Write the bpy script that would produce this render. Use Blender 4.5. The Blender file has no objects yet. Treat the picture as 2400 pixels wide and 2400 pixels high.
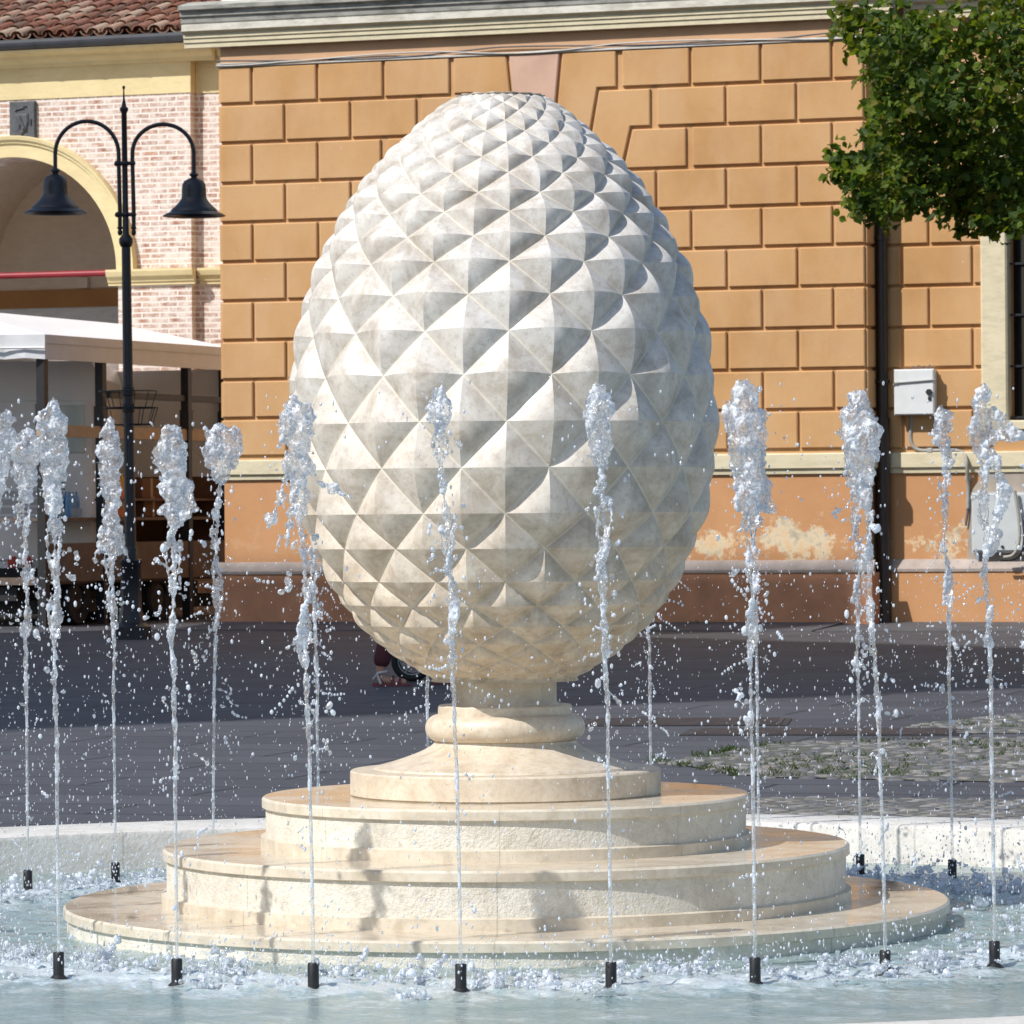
import bpy, bmesh, math, random
from mathutils import Vector, Matrix, noise as mnoise
random.seed(7)
R = math.radians
SC = bpy.context.scene
COL = SC.collection

# ------------------------------------------------------------------ camera
F_PX, ROLL, EYE = 10400.0, 0.0079, 1.25      # focal length in photo pixels (2400 wide), roll, eye height
cam_d = bpy.data.cameras.new('camera'); cam = bpy.data.objects.new('camera', cam_d); COL.objects.link(cam)
cam_d.lens = F_PX / 2400 * 36; cam_d.sensor_width = 36; cam_d.shift_y = 5 / 2400
cam_d.clip_start = 0.5; cam_d.clip_end = 900
cam.matrix_world = Matrix.Translation((0, 0, EYE)) @ Matrix.Rotation(R(90), 4, 'X') @ Matrix.Rotation(-ROLL, 4, 'Z')
cam_d.dof.use_dof = True; cam_d.dof.focus_distance = 13.2; cam_d.dof.aperture_fstop = 32
SC.camera = cam

def ang(px, py):                              # photo pixel -> view slopes
    a, b = px - 1200, 1205 - py
    return ((a + b * ROLL) / F_PX, (b - a * ROLL) / F_PX)
def at(px, py, Y):
    x, z = ang(px, py); return Vector((x * Y, Y, EYE + z * Y))

# the facade frame: O at its left corner, U along it, NN out of it
O = Vector((-3.232, 49.9, 0)); TH = math.atan2(2.5, 7.019)
U = Vector((math.cos(TH), -math.sin(TH), 0)); NN = Vector((-math.sin(TH), -math.cos(TH), 0)); UP = Vector((0, 0, 1))
def W(s, o, z): return O + U * s + NN * o + UP * z
def fac(px, py, off=0.0):
    x, z = ang(px, py); d = Vector((x, 1, z)); e = Vector((0, 0, EYE))
    t = ((O + NN * off - e).dot(NN)) / d.dot(NN); p = e + d * t
    return ((p - O).dot(U), p.z)

# ------------------------------------------------------------------ sun / sky
AZ, EL = R(37), R(45)                       # light travels along +X turned AZ towards +Y
LH = Vector((math.cos(AZ), math.sin(AZ), 0)); PH = Vector((-math.sin(AZ), math.cos(AZ), 0))
LD = (LH * math.cos(EL) - UP * math.sin(EL)).normalized()
sd = bpy.data.lights.new('sun', 'SUN'); sd.energy = 4.3; sd.angle = R(0.53); sd.color = (1, .972, .93)
so = bpy.data.objects.new('sun', sd); COL.objects.link(so)
so.rotation_euler = LD.to_track_quat('-Z', 'Y').to_euler(); so.location = (-20, -5, 30)
wd = bpy.data.worlds.new('World'); SC.world = wd; wd.use_nodes = True
wn = wd.node_tree; sky = wn.nodes.new('ShaderNodeTexSky'); sky.sky_type = 'NISHITA'; sky.sun_disc = False
sky.sun_elevation = EL; sky.sun_rotation = math.atan2(-LD.x, -LD.y); sky.air_density = 1.0; sky.dust_density = 1.2
bg = wn.nodes['Background']; bg.inputs['Strength'].default_value = 0.135
wn.links.new(sky.outputs[0], bg.inputs[0])
SC.view_settings.view_transform = 'Standard'; SC.view_settings.look = 'None'
SC.view_settings.exposure = 0.15; SC.view_settings.gamma = 1
SC.render.engine = 'CYCLES'
cy = SC.cycles; cy.use_denoising = True; cy.max_bounces = 10; cy.transmission_bounces = 8; cy.transparent_max_bounces = 16
cy.glossy_bounces = 4; cy.diffuse_bounces = 4; cy.caustics_reflective = False; cy.caustics_refractive = False

# ------------------------------------------------------------------ material helpers
class Mat:
    def __init__(s, name, rough=0.7, spec=0.5):
        s.m = bpy.data.materials.new(name); s.m.use_nodes = True; s.t = s.m.node_tree
        s.b = s.t.nodes['Principled BSDF']; s.out = s.t.nodes['Material Output']
        s.b.inputs['Roughness'].default_value = rough; s.b.inputs['Specular IOR Level'].default_value = spec
    def n(s, kind, **kw):
        x = s.t.nodes.new('ShaderNode' + kind)
        for k, v in kw.items(): setattr(x, k, v)
        return x
    def l(s, a, b): s.t.links.new(a, b)
    def put(s, sock, v):
        if isinstance(v, (int, float)): sock.default_value = v
        elif isinstance(v, (tuple, list)): sock.default_value = (*v, 1) if len(sock.default_value) == 4 and len(v) == 3 else v
        else: s.l(v, sock)
    def pos(s, scale=(1, 1, 1), rot=(0, 0, 0), loc=(0, 0, 0)):
        c = s.n('TexCoord'); mp = s.n('Mapping'); s.l(c.outputs['Object'], mp.inputs[0])
        mp.inputs['Scale'].default_value = scale; mp.inputs['Rotation'].default_value = rot; mp.inputs['Location'].default_value = loc
        return mp.outputs[0]
    def noise(s, scale, detail=4, rough=.6, vec=None, dist=0):
        x = s.n('TexNoise'); x.inputs['Scale'].default_value = scale; x.inputs['Detail'].default_value = detail
        x.inputs['Roughness'].default_value = rough; x.inputs['Distortion'].default_value = dist
        s.l(vec if vec is not None else s.pos(), x.inputs['Vector']); return x.outputs['Fac']
    def voro(s, scale, vec=None, feature='F1', out='Distance'):
        x = s.n('TexVoronoi', feature=feature); x.inputs['Scale'].default_value = scale
        s.l(vec if vec is not None else s.pos(), x.inputs['Vector']); return x.outputs[out]
    def ramp(s, fac, stops):
        x = s.n('ValToRGB'); s.l(fac, x.inputs[0]); e = x.color_ramp.elements
        while len(e) < len(stops): e.new(.5)
        for q, (p, c) in zip(e, stops):
            q.position = p; q.color = (c, c, c, 1) if isinstance(c, (int, float)) else (*c, 1)
        return x.outputs[0]
    def mix(s, fac, a, b, mode='MIX'):
        x = s.n('MixRGB', blend_type=mode); s.put(x.inputs[0], fac); s.put(x.inputs[1], a); s.put(x.inputs[2], b); return x.outputs[0]
    def math(s, op, a, b=0.0, c=0.0):
        x = s.n('Math', operation=op); s.put(x.inputs[0], a); s.put(x.inputs[1], b)
        if len(x.inputs) > 2: s.put(x.inputs[2], c)
        return x.outputs[0]
    def sep(s, vec):
        x = s.n('SeparateXYZ'); s.l(vec, x.inputs[0]); return x.outputs
    def comb(s, a, b, c=0.0):
        x = s.n('CombineXYZ'); s.put(x.inputs[0], a); s.put(x.inputs[1], b); s.put(x.inputs[2], c); return x.outputs[0]
    def color(s, v): s.put(s.b.inputs['Base Color'], v); return s
    def rough(s, v): s.put(s.b.inputs['Roughness'], v); return s
    def bump(s, h, strength=.3, dist=.01):
        x = s.n('Bump'); x.inputs['Strength'].default_value = strength; x.inputs['Distance'].default_value = dist
        s.l(h, x.inputs['Height']); s.l(x.outputs[0], s.b.inputs['Normal']); return s

def simple(name, col, rough=.6, var=.12, scale=6, bump=0, metallic=0, spec=.5):
    m = Mat(name, rough, spec)
    f = m.noise(scale, 5); d = tuple(c * (1 - var) for c in col); u = tuple(min(1, c * (1 + var)) for c in col)
    m.color(m.ramp(f, [(.3, d), (.7, u)])); m.b.inputs['Metallic'].default_value = metallic
    if bump: m.bump(m.noise(scale * 8, 4), bump, .004)
    return m.m

MT = {}
def stone(name, cols, rough, mott=9, fine=.15, bscale=220, bstr=.12, bdist=.002, joints=0, spec=.5):
    m = Mat(name, rough, spec)
    a = m.noise(mott, 6, .65, dist=.6); c = m.ramp(a, [(.32, cols[0]), (.5, cols[1]), (.68, cols[2])])
    v = m.voro(mott * 4.5, m.pos(), 'DISTANCE_TO_EDGE'); vv = m.ramp(v, [(0, 1), (.06, 0)])
    c = m.mix(m.math('MULTIPLY', vv, m.math('MULTIPLY', m.noise(mott * .7, 3), .35)), c, cols[2])
    sp = m.ramp(m.noise(mott * 5, 5, .75), [(.33, .55), (.50, 0)])
    c = m.mix(sp, c, tuple(k * .9 for k in cols[0]))
    if joints:
        x, y, z = m.sep(m.pos()); an = m.math('MULTIPLY', m.math('ARCTAN2', x, y), joints / (2 * math.pi))
        fr = m.math('ABSOLUTE', m.math('SUBTRACT', m.math('FRACT', m.math('ADD', an, 40.47)), .5))
        ln = m.ramp(fr, [(0, 1), (.0022, 0)]); c = m.mix(m.math('MULTIPLY', ln, .5), c, tuple(k * .45 for k in cols[0]))
    m.color(c); m.bump(m.noise(bscale, 4, .7), bstr, bdist)
    return m
def cone_marble():
    m = stone('pale marble', ((.40, .35, .29), (.575, .54, .49), (.68, .66, .62)), .5, 9)
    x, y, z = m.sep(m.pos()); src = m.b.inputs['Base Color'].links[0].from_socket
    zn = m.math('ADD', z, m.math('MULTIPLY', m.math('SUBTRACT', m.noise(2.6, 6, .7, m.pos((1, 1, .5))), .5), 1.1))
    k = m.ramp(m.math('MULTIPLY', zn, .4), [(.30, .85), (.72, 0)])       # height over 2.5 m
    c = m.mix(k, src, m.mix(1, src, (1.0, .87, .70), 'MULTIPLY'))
    sa = m.n('Attribute'); sa.attribute_name = 'seam'                     # pale worn seams along the carved valleys
    sm = m.math('MULTIPLY', m.ramp(sa.outputs['Fac'], [(.945, 0), (.985, 1)]), m.ramp(m.noise(5, 3), [(.3, .25), (.7, .75)]))
    m.color(m.mix(sm, c, (.78, .72, .60))); return m.m
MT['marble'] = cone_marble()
MT['marble_base'] = stone('cream marble', ((.48, .39, .285), (.61, .52, .40), (.69, .61, .49)), .42, 13).m
MT['hammered'] = stone('bush hammered limestone', ((.54, .495, .41), (.68, .64, .55), (.74, .71, .63)), .75, 6, bscale=85, bstr=.8, bdist=.008, joints=8).m
MT['band'] = stone('smooth limestone band', ((.48, .41, .31), (.60, .53, .42), (.66, .60, .49)), .4, 8, joints=8).m
def wet():
    m = stone('wet limestone top', ((.44, .36, .26), (.60, .51, .39), (.66, .58, .46)), .2, 6, joints=8)
    p = m.noise(2.2, 5, .6, dist=.5)
    m.rough(m.ramp(p, [(.38, .07), (.6, .24)])); m.bump(m.noise(9, 3), .03, .01); return m.m
MT['wet'] = wet()
def rim():
    m = stone('pale basin stone', ((.50, .475, .43), (.62, .595, .55), (.69, .67, .63)), .75, 5, bscale=60, bstr=.6, bdist=.006, joints=14)
    return m.m
MT['rim'] = rim()

def plaster_wall():
    m = Mat('orange plaster', .85, .25)
    a = m.noise(.9, 6, .6); c = m.ramp(a, [(.28, (.46, .250, .102)), (.5, (.545, .308, .134)), (.72, (.605, .362, .172))])
    st = m.ramp(m.noise(1.6, 6, .65, m.pos((1.3, 1.3, .45))), [(.42, 0), (.72, .42)]); c = m.mix(st, c, (.61, .42, .25))
    dk = m.ramp(m.noise(24, 3, .8), [(.24, .45), (.31, 0)]); c = m.mix(dk, c, (.33, .17, .07))
    # redder field below the string course and peeling paint low down
    x, y, z = m.sep(m.pos())
    zn = m.math('ADD', z, m.math('MULTIPLY', m.math('SUBTRACT', m.noise(1.2, 4), .5), .12))
    low = m.ramp(zn, [(.0, 1), (1, 1)])
    lowm = m.math('LESS_THAN', z, 1.83); c = m.mix(m.math('MULTIPLY', lowm, .8), c, m.ramp(m.noise(2, 5), [(.3, (.48, .232, .105)), (.7, (.56, .285, .14))]))
    hgt = m.math('SUBTRACT', 1.0, m.math('MINIMUM', 1.0, m.math('MULTIPLY', m.math('ABSOLUTE', m.math('SUBTRACT', z, .93)), 3.0)))
    pn = m.noise(3.4, 10, .78); pe = m.math('ADD', m.math('ADD', pn, m.math('MULTIPLY', hgt, .175)), m.math('MULTIPLY', m.math('SUBTRACT', m.noise(.55, 2, .5, m.pos((1, 1, .6), (0, 0, 0), (3.1, 0, 0))), .5), .55))
    pm = m.math('MULTIPLY', m.ramp(pe, [(.622, 0), (.668, .95)]), m.math('MULTIPLY', m.math('GREATER_THAN', hgt, .02), m.ramp(m.math('ADD', m.math('MULTIPLY', x, .2), m.noise(1.5, 3)), [(.5, .12), (.7, .9)])))
    pc = m.ramp(m.noise(7, 6, .7), [(.35, (.40, .36, .28)), (.5, (.70, .60, .42)), (.62, (.72, .50, .28))])
    c = m.mix(pm, c, pc)
    wn_ = m.ramp(m.noise(11, 3, .8, m.pos((1, 1, .45))), [(.715, 0), (.74, .7)]); c = m.mix(wn_, c, (.72, .60, .46))
    m.color(c); m.bump(m.noise(30, 5), .2, .01); return m.m
MT['plaster'] = plaster_wall()
MT['plaster_key'] = simple('faded pink keystone', (.57, .365, .265), .85, .1, 3)
MT['plaster_pink'] = simple('pink plaster', (.58, .355, .205), .85, .08, 2)
MT['socle'] = simple('brown red plinth plaster', (.50, .235, .125), .85, .22, 2.5, .2)
MT['ledge'] = simple('pinkish grey stone ledge', (.38, .315, .275), .8, .2, 5)
def grime(name, lo, hi, gr, amt=.5):
    m = Mat(name, .85, .3); c = m.ramp(m.noise(2, 5), [(.3, lo), (.7, hi)])
    g = m.ramp(m.noise(3, 6, .7, m.pos((1.5, 1.5, 5))), [(.45, 0), (.62, amt)]); m.color(m.mix(g, c, gr)); return m.m
MT['cornice_grey'] = grime('weathered grey cornice', (.34, .33, .29), (.46, .45, .40), (.17, .17, .15), .7)
MT['cornice_pale'] = grime('pale cornice', (.64, .60, .50), (.74, .71, .63), (.38, .36, .30), .6)
MT['cream'] = grime('cream trim plaster', (.64, .56, .38), (.72, .64, .45), (.46, .40, .28), .45)
MT['attic'] = grime('white attic plaster', (.76, .75, .72), (.82, .81, .79), (.55, .55, .52), .4)
MT['yellow'] = grime('yellow plaster', (.66, .55, .30), (.73, .62, .36), (.52, .42, .24), .3)
MT['tan'] = grime('tan plaster', (.74, .60, .46), (.80, .66, .52), (.64, .51, .39), .4)
MT['greywhite'] = simple('grey white plaster', (.55, .53, .51), .85, .06, 2)
MT['orange_dark'] = simple('ochre band', (.42, .20, .07), .85, .1, 2)
def brick():
    m = Mat('limewashed brick', .9, .2)
    x, y, z = m.sep(m.pos((1, 1, 1), (0, 0, TH)))
    wob = m.math('MULTIPLY', m.math('SUBTRACT', m.noise(9, 3), .5), .014)
    v = m.comb(x, m.math('ADD', z, wob))
    b = m.n('TexBrick'); m.l(v, b.inputs['Vector']); b.inputs['Scale'].default_value = 1
    b.inputs['Brick Width'].default_value = .25; b.inputs['Row Height'].default_value = .069; b.inputs['Mortar Size'].default_value = .0135
    b.inputs['Mortar Smooth'].default_value = .35; b.inputs['Bias'].default_value = -.1
    b.inputs['Color1'].default_value = (.30, .13, .085, 1); b.inputs['Color2'].default_value = (.50, .29, .20, 1)
    b.inputs['Mortar'].default_value = (.74, .69, .63, 1)
    sm = m.ramp(m.noise(6, 8, .78), [(.38, 0), (.58, .9)])
    m.color(m.mix(sm, b.outputs['Color'], (.72, .66, .60))); m.bump(b.outputs['Fac'], .3, -.012); return m.m
MT['brick'] = brick()
for k, c in enumerate([(.27, .10, .06), (.36, .17, .11), (.19, .10, .07), (.40, .26, .18), (.30, .13, .09)]):
    mm = Mat('roof tile tint', .85, .25)
    li = mm.ramp(mm.noise(14, 5, .7), [(.42, 0), (.6, .75)])
    mm.color(mm.mix(li, c, (.36, .33, .26) if k % 2 else (.10, .085, .06))); MT['tile%d' % k] = mm.m
MT['iron'] = simple('black painted iron', (.017, .018, .024), .42, .25, 20, .06)
MT['iron_dark'] = simple('dark iron', (.012, .012, .014), .5, .3, 30)
MT['gutter'] = simple('slate gutter metal', (.045, .05, .06), .45, .2, 3)
MT['downpipe'] = simple('brown downpipe', (.028, .017, .015), .4, .25, 4)
MT['steel'] = simple('dull galvanised', (.38, .38, .37), .5, .12, 12)
MT['whitebox'] = simple('white enamel', (.68, .69, .69), .4, .06, 8)
MT['cabinet'] = simple('light grey cabinet', (.50, .52, .52), .5, .08, 5)
MT['cement'] = simple('grey cement render', (.34, .29, .24), .9, .15, 5, .2)
MT['conduit'] = simple('grey conduit', (.33, .31, .28), .6, .15, 20)
MT['cable'] = simple('pale cable', (.52, .50, .46), .6, .12, 10)
MT['cable_dark'] = simple('dark cable', (.10, .10, .11), .6, .12, 10)
MT['plaque'] = simple('dark grey stone relief', (.085, .09, .10), .8, .3, 9, .3)
MT['red'] = simple('red painted tie rod', (.24, .010, .018), .5, .1, 6)
MT['canvas'] = simple('white canvas', (.78, .78, .78), .75, .04, 3)
MT['canvas_beige'] = simple('off white canvas valance', (.60, .62, .645), .75, .06, 3)
MT['vanwhite'] = simple('white van paint', (.76, .77, .78), .3, .03, 3)
MT['wood'] = simple('brown wooden board', (.12, .085, .065), .7, .2, 9)
MT['woodpale'] = simple('beige board', (.36, .28, .20), .7, .12, 9)
MT['black'] = simple('black void paint', (.01, .01, .012), .7, .2, 9)
MT['rubber'] = simple('black rubber', (.013, .013, .014), .75, .2, 12)
MT['tail'] = simple('red lamp lens', (.45, .02, .015), .25, .1, 6)
MT['bluewrap'] = simple('blue bottle wrap', (.16, .34, .58), .3, .25, 14)
MT['yellow_bottle'] = simple('yellow juice bottle', (.62, .38, .05), .3, .25, 16)
MT['orange_bottle'] = simple('orange crate plastic', (.55, .16, .03), .45, .2, 12)
MT['brownbox'] = simple('brown cardboard', (.13, .065, .035), .8, .15, 8)
def darkglass():
    m = Mat('dark window glass', .08); m.color((.012, .013, .018)); return m.m
MT['glass'] = darkglass()
MT['paleglass'] = simple('pale milky window glass', (.52, .62, .60), .12, .04, 3)
MT['trousers'] = simple('maroon trousers', (.085, .018, .024), .8, .2, 20)
MT['skin'] = simple('skin', (.45, .25, .17), .55, .06, 20)
MT['hair'] = simple('dark hair', (.03, .02, .014), .6, .3, 40)
MT['blouse'] = simple('white blouse', (.65, .64, .62), .8, .05, 14)
MT['sandal'] = simple('sandal leather', (.16, .035, .04), .5, .15, 30)
MT['sandal_white'] = simple('white sandal strap', (.6, .58, .56), .5, .1, 30)
MT['stroller'] = simple('navy stroller cloth', (.03, .04, .09), .85, .15, 20)

def paving():
    m = Mat('grey stone paving', .72, .4)
    v = m.pos((1, 1, 1), (0, 0, R(17)))
    b = m.n('TexBrick'); m.l(v, b.inputs['Vector']); b.inputs['Scale'].default_value = 1
    b.inputs['Brick Width'].default_value = 1.6; b.inputs['Row Height'].default_value = .62; b.inputs['Mortar Size'].default_value = .016
    b.inputs['Mortar Smooth'].default_value = .3; b.inputs['Bias'].default_value = 0
    b.inputs['Color1'].default_value = (.064, .065, .075, 1); b.inputs['Color2'].default_value = (.084, .085, .096, 1); b.inputs['Mortar'].default_value = (.020, .019, .021, 1)
    st = m.ramp(m.noise(.7, 7, .65), [(.3, .75), (.7, 1.12)]); c = m.mix(1, b.outputs['Color'], st, 'MULTIPLY')
    fl = m.ramp(m.noise(60, 3, .8), [(.3, .8), (.7, 1.15)]); c = m.mix(1, c, fl, 'MULTIPLY')
    m.color(c); m.bump(m.mix(.7, m.noise(18, 6), b.outputs['Fac']), .3, -.012); return m.m
MT['paving'] = paving()
MT['asphalt'] = simple('dark apron concrete', (.085, .085, .092), .85, .25, 3, .3)
MT['basin_floor'] = simple('pool floor stone', (.50, .52, .48), .6, .1, 4)
for k, c in enumerate([(.15, .145, .145), (.22, .21, .20), (.11, .108, .115), (.18, .165, .15)]):
    MT['cob%d' % k] = simple('cobble stone', c, .8, .35, 22, .8)
MT['joint'] = simple('sandy joint soil', (.095, .095, .075), .95, .3, 16, .4)
MT['cover'] = simple('rusty iron cover', (.060, .047, .046), .7, .3, 9, .3)
def leaf(name, c, t):
    m = Mat(name, .55, .22); f = m.noise(1.7, 3); m.color(m.ramp(f, [(.35, tuple(k * .65 for k in c)), (.65, tuple(k * 1.25 for k in c))]))
    tr = m.n('BsdfTranslucent'); tr.inputs[0].default_value = (*t, 1); ms = m.n('MixShader'); ms.inputs[0].default_value = .34
    m.l(m.b.outputs[0], ms.inputs[1]); m.l(tr.outputs[0], ms.inputs[2]); m.l(ms.outputs[0], m.out.inputs[0]); return m.m
MT['leaf0'] = leaf('dark lime leaf', (.036, .068, .010), (.13, .22, .012))
MT['leaf1'] = leaf('green lime leaf', (.10, .145, .014), (.32, .40, .016))
MT['leaf2'] = leaf('yellow green lime leaf', (.13, .125, .018), (.28, .24, .02))
MT['grass'] = leaf('grass blade', (.055, .085, .02), (.10, .14, .02))
MT['bark'] = simple('grey brown bark', (.07, .055, .045), .9, .3, 9, .6)

def water_jet(name, cover, wscale, tr=.60, white=.9):
    m = Mat(name, .02)
    m.b.inputs['Transmission Weight'].default_value = 1; m.b.inputs['IOR'].default_value = 1.33
    m.b.inputs['Base Color'].default_value = (.985, .992, 1, 1)
    tp = m.n('BsdfTransparent'); tp.inputs[0].default_value = (.985, .992, 1, 1); c = m.n('MixShader'); c.inputs[0].default_value = tr
    m.l(m.b.outputs[0], c.inputs[1]); m.l(tp.outputs[0], c.inputs[2])
    gl = m.n('BsdfGlossy'); gl.inputs[1].default_value = .10; gl.inputs[0].default_value = (1, 1, 1, 1); e = m.n('MixShader'); e.inputs[0].default_value = .13
    m.l(c.outputs[0], e.inputs[1]); m.l(gl.outputs[0], e.inputs[2])
    df = m.n('BsdfDiffuse'); df.inputs[0].default_value = (.90, .94, 1, 1)
    tl = m.n('BsdfTranslucent'); tl.inputs[0].default_value = (.90, .94, 1, 1)
    a = m.n('MixShader'); a.inputs[0].default_value = .5; m.l(df.outputs[0], a.inputs[1]); m.l(tl.outputs[0], a.inputs[2])
    f = m.ramp(m.noise(wscale, 5, .75, m.pos((1, 1, .55))), [(cover, 0), (cover + .09, white)])
    b = m.n('MixShader'); m.l(f, b.inputs[0]); m.l(e.outputs[0], b.inputs[1]); m.l(a.outputs[0], b.inputs[2])
    m.l(b.outputs[0], m.out.inputs[0])
    bp = m.n('Bump'); bp.inputs['Strength'].default_value = .7; bp.inputs['Distance'].default_value = .004; m.l(m.noise(130, 3, .6), bp.inputs['Height'])
    for q in (m.b, gl): m.l(bp.outputs[0], q.inputs['Normal'])
    return m.m
MT['jet'] = water_jet('clear foaming jet water', .485, 30, .62, .95)
MT['foam'] = water_jet('churned foam', .44, 40, .5)
MT['drop'] = water_jet('water drop', .40, 45, .45, .8)
def pool():
    m = Mat('pool water', .05)
    m.b.inputs['Base Color'].default_value = (.36, .50, .50, 1)
    x, y, z = m.sep(m.pos()); r = m.math('SQRT', m.math('ADD', m.math('MULTIPLY', x, x), m.math('MULTIPLY', y, y)))
    near = m.math('SUBTRACT', 1.0, m.math('MINIMUM', 1.0, m.math('MULTIPLY', m.math('ABSOLUTE', m.math('SUBTRACT', r, 1.98)), 2.6)))
    fo = m.math('ADD', m.noise(7, 8, .72, dist=.8), m.math('MULTIPLY', near, .23))
    fm = m.ramp(fo, [(.52, 0), (.72, .85)])
    cl = m.mix(m.ramp(m.noise(3, 4), [(.3, 0), (.7, 1)]), (.30, .44, .45), (.50, .60, .57))
    m.color(m.mix(fm, cl, (.70, .76, .79)))
    tp = m.n('BsdfTransparent'); tp.inputs[0].default_value = (.72, .90, .90, 1)
    gl = m.n('BsdfGlossy'); gl.inputs[1].default_value = .12
    fr = m.n('Fresnel'); fr.inputs[0].default_value = 1.33
    a = m.n('MixShader'); m.put(a.inputs[0], m.math('MULTIPLY', m.math('SUBTRACT', 1.0, fm), .28)); m.l(m.b.outputs[0], a.inputs[1]); m.l(tp.outputs[0], a.inputs[2])
    b = m.n('MixShader'); m.l(m.math('MULTIPLY', fr.outputs[0], .45), b.inputs[0]); m.l(a.outputs[0], b.inputs[1]); m.l(gl.outputs[0], b.inputs[2])
    m.l(b.outputs[0], m.out.inputs[0])
    bp = m.n('Bump'); bp.inputs['Strength'].default_value = .5; bp.inputs['Distance'].default_value = .012
    m.l(m.noise(42, 5, .65), bp.inputs['Height'])
    for s_ in (m.b.inputs['Normal'], gl.inputs['Normal'], fr.inputs['Normal']): m.l(bp.outputs[0], s_)
    return m.m
MT['pool'] = pool()

# ------------------------------------------------------------------ mesh helpers
class MB:
    def __init__(s): s.v = []; s.f = []; s.mi = []; s.sm = []
    def add(s, vs, fs, mi=0, smooth=False):
        k = len(s.v); s.v += [tuple(p) for p in vs]
        for f in fs: s.f.append([i + k for i in f]); s.mi.append(mi); s.sm.append(smooth)
    def box(s, T, a0, a1, b0, b1, c0, c1, mi=0):              # T maps (a, b, c) to a point
        vs = [T(a, b, c) for a in (a0, a1) for b in (b0, b1) for c in (c0, c1)]
        s.add(vs, [(0, 1, 3, 2), (4, 6, 7, 5), (0, 4, 5, 1), (2, 3, 7, 6), (0, 2, 6, 4), (1, 5, 7, 3)], mi)
    def bbox(s, T, a0, a1, b0, b1, c0, c1, ch=.01, mi=0):     # box with a chamfered +b face
        def rect(b, i): return [T(a0 + i, b, c0 + i), T(a1 - i, b, c0 + i), T(a1 - i, b, c1 - i), T(a0 + i, b, c1 - i)]
        vs = rect(b0, 0) + rect(b1 - ch, 0) + rect(b1, ch); fs = [(0, 1, 2, 3), (8, 9, 10, 11)]
        for q in (0, 4):
            for i in range(4): j = (i + 1) % 4; fs.append((q + i, q + j, q + 4 + j, q + 4 + i))
        s.add(vs, fs, mi)
    def block(s, poly, o0, o1, ch, T=W, mi=0):                # (s, z) outline pushed out with a chamfer
        n = len(poly); A = sum(poly[i][0] * poly[(i + 1) % n][1] - poly[(i + 1) % n][0] * poly[i][1] for i in range(n))
        if A < 0: poly = poly[::-1]
        ins = []
        for i in range(n):
            p0, p1, p2 = (Vector(poly[(i + d) % n]) for d in (-1, 0, 1))
            d1 = (p1 - p0).normalized(); d2 = (p2 - p1).normalized(); n1 = Vector((-d1.y, d1.x)); n2 = Vector((-d2.y, d2.x))
            ins.append(p1 + (n1 + n2) * (ch / max(.3, 1 + n1.dot(n2))))
        vs = [T(a, o0, b) for a, b in poly] + [T(a, o1 - ch * .8, b) for a, b in poly] + [T(a, o1, b) for a, b in ins]
        fs = [tuple(2 * n + i for i in range(n))]
        for q in (0, n):
            for i in range(n): j = (i + 1) % n; fs.append((q + i, q + j, q + n + j, q + n + i))
        s.add(vs, fs, mi)
    def sweep(s, prof, T, a0, a1, mi=0, mis=None, caps=True):  # (out, z) profile swept along a
        n = len(prof); vs = [T(a, o, z) for a in (a0, a1) for o, z in prof]
        for i in range(n - 1):
            s.add([vs[i], vs[i + 1], vs[n + i + 1], vs[n + i]], [(0, 1, 2, 3)], mis[i] if mis else mi)
        if caps: s.add(vs[:n], [tuple(range(n))], mi); s.add(vs[n:], [tuple(range(n))], mi)
    def lathe(s, prof, c=(0, 0, 0), seg=48, mi=0, mis=None, smooth=True, a0=0, a1=2 * math.pi):
        c = Vector(c); full = abs(a1 - a0 - 2 * math.pi) < 1e-6; m = seg if full else seg + 1
        for i in range(len(prof) - 1):
            (r0, z0), (r1, z1) = prof[i], prof[i + 1]; vs = []
            for r, z in ((r0, z0), (r1, z1)):
                for k in range(m):
                    t = a0 + (a1 - a0) * k / seg; vs.append((c.x + r * math.cos(t), c.y + r * math.sin(t), c.z + z))
            fs = []
            for k in range(seg):
                j = (k + 1) % m if full else k + 1
                fs.append((k, j, m + j, m + k))
            s.add(vs, fs, mis[i] if mis else mi, smooth)
    def tube(s, pts, rad, seg=8, mi=0, caps=True):
        pts = [Vector(p) for p in pts]; n = len(pts); rad = rad if isinstance(rad, (list, tuple)) else [rad] * n
        vs = []; ref = None
        for i, p in enumerate(pts):
            d = (pts[min(i + 1, n - 1)] - pts[max(i - 1, 0)]).normalized()
            if ref is None: ref = d.orthogonal().normalized()
            ref = (ref - d * ref.dot(d)).normalized(); q = d.cross(ref)
            for k in range(seg):
                t = 2 * math.pi * k / seg; vs.append(p + (ref * math.cos(t) + q * math.sin(t)) * rad[i])
        fs = [(i * seg + k, i * seg + (k + 1) % seg, (i + 1) * seg + (k + 1) % seg, (i + 1) * seg + k) for i in range(n - 1) for k in range(seg)]
        s.add(vs, fs, mi, True)
        if caps: s.add(vs[:seg], [tuple(range(seg))], mi); s.add(vs[-seg:], [tuple(range(seg))], mi)
    def ball(s, c, r, sub=1, mi=0, sc=(1, 1, 1)):
        vs, fs = ICO[sub]; s.add([(c[0] + v[0] * r * sc[0], c[1] + v[1] * r * sc[1], c[2] + v[2] * r * sc[2]) for v in vs], fs, mi, True)
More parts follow.
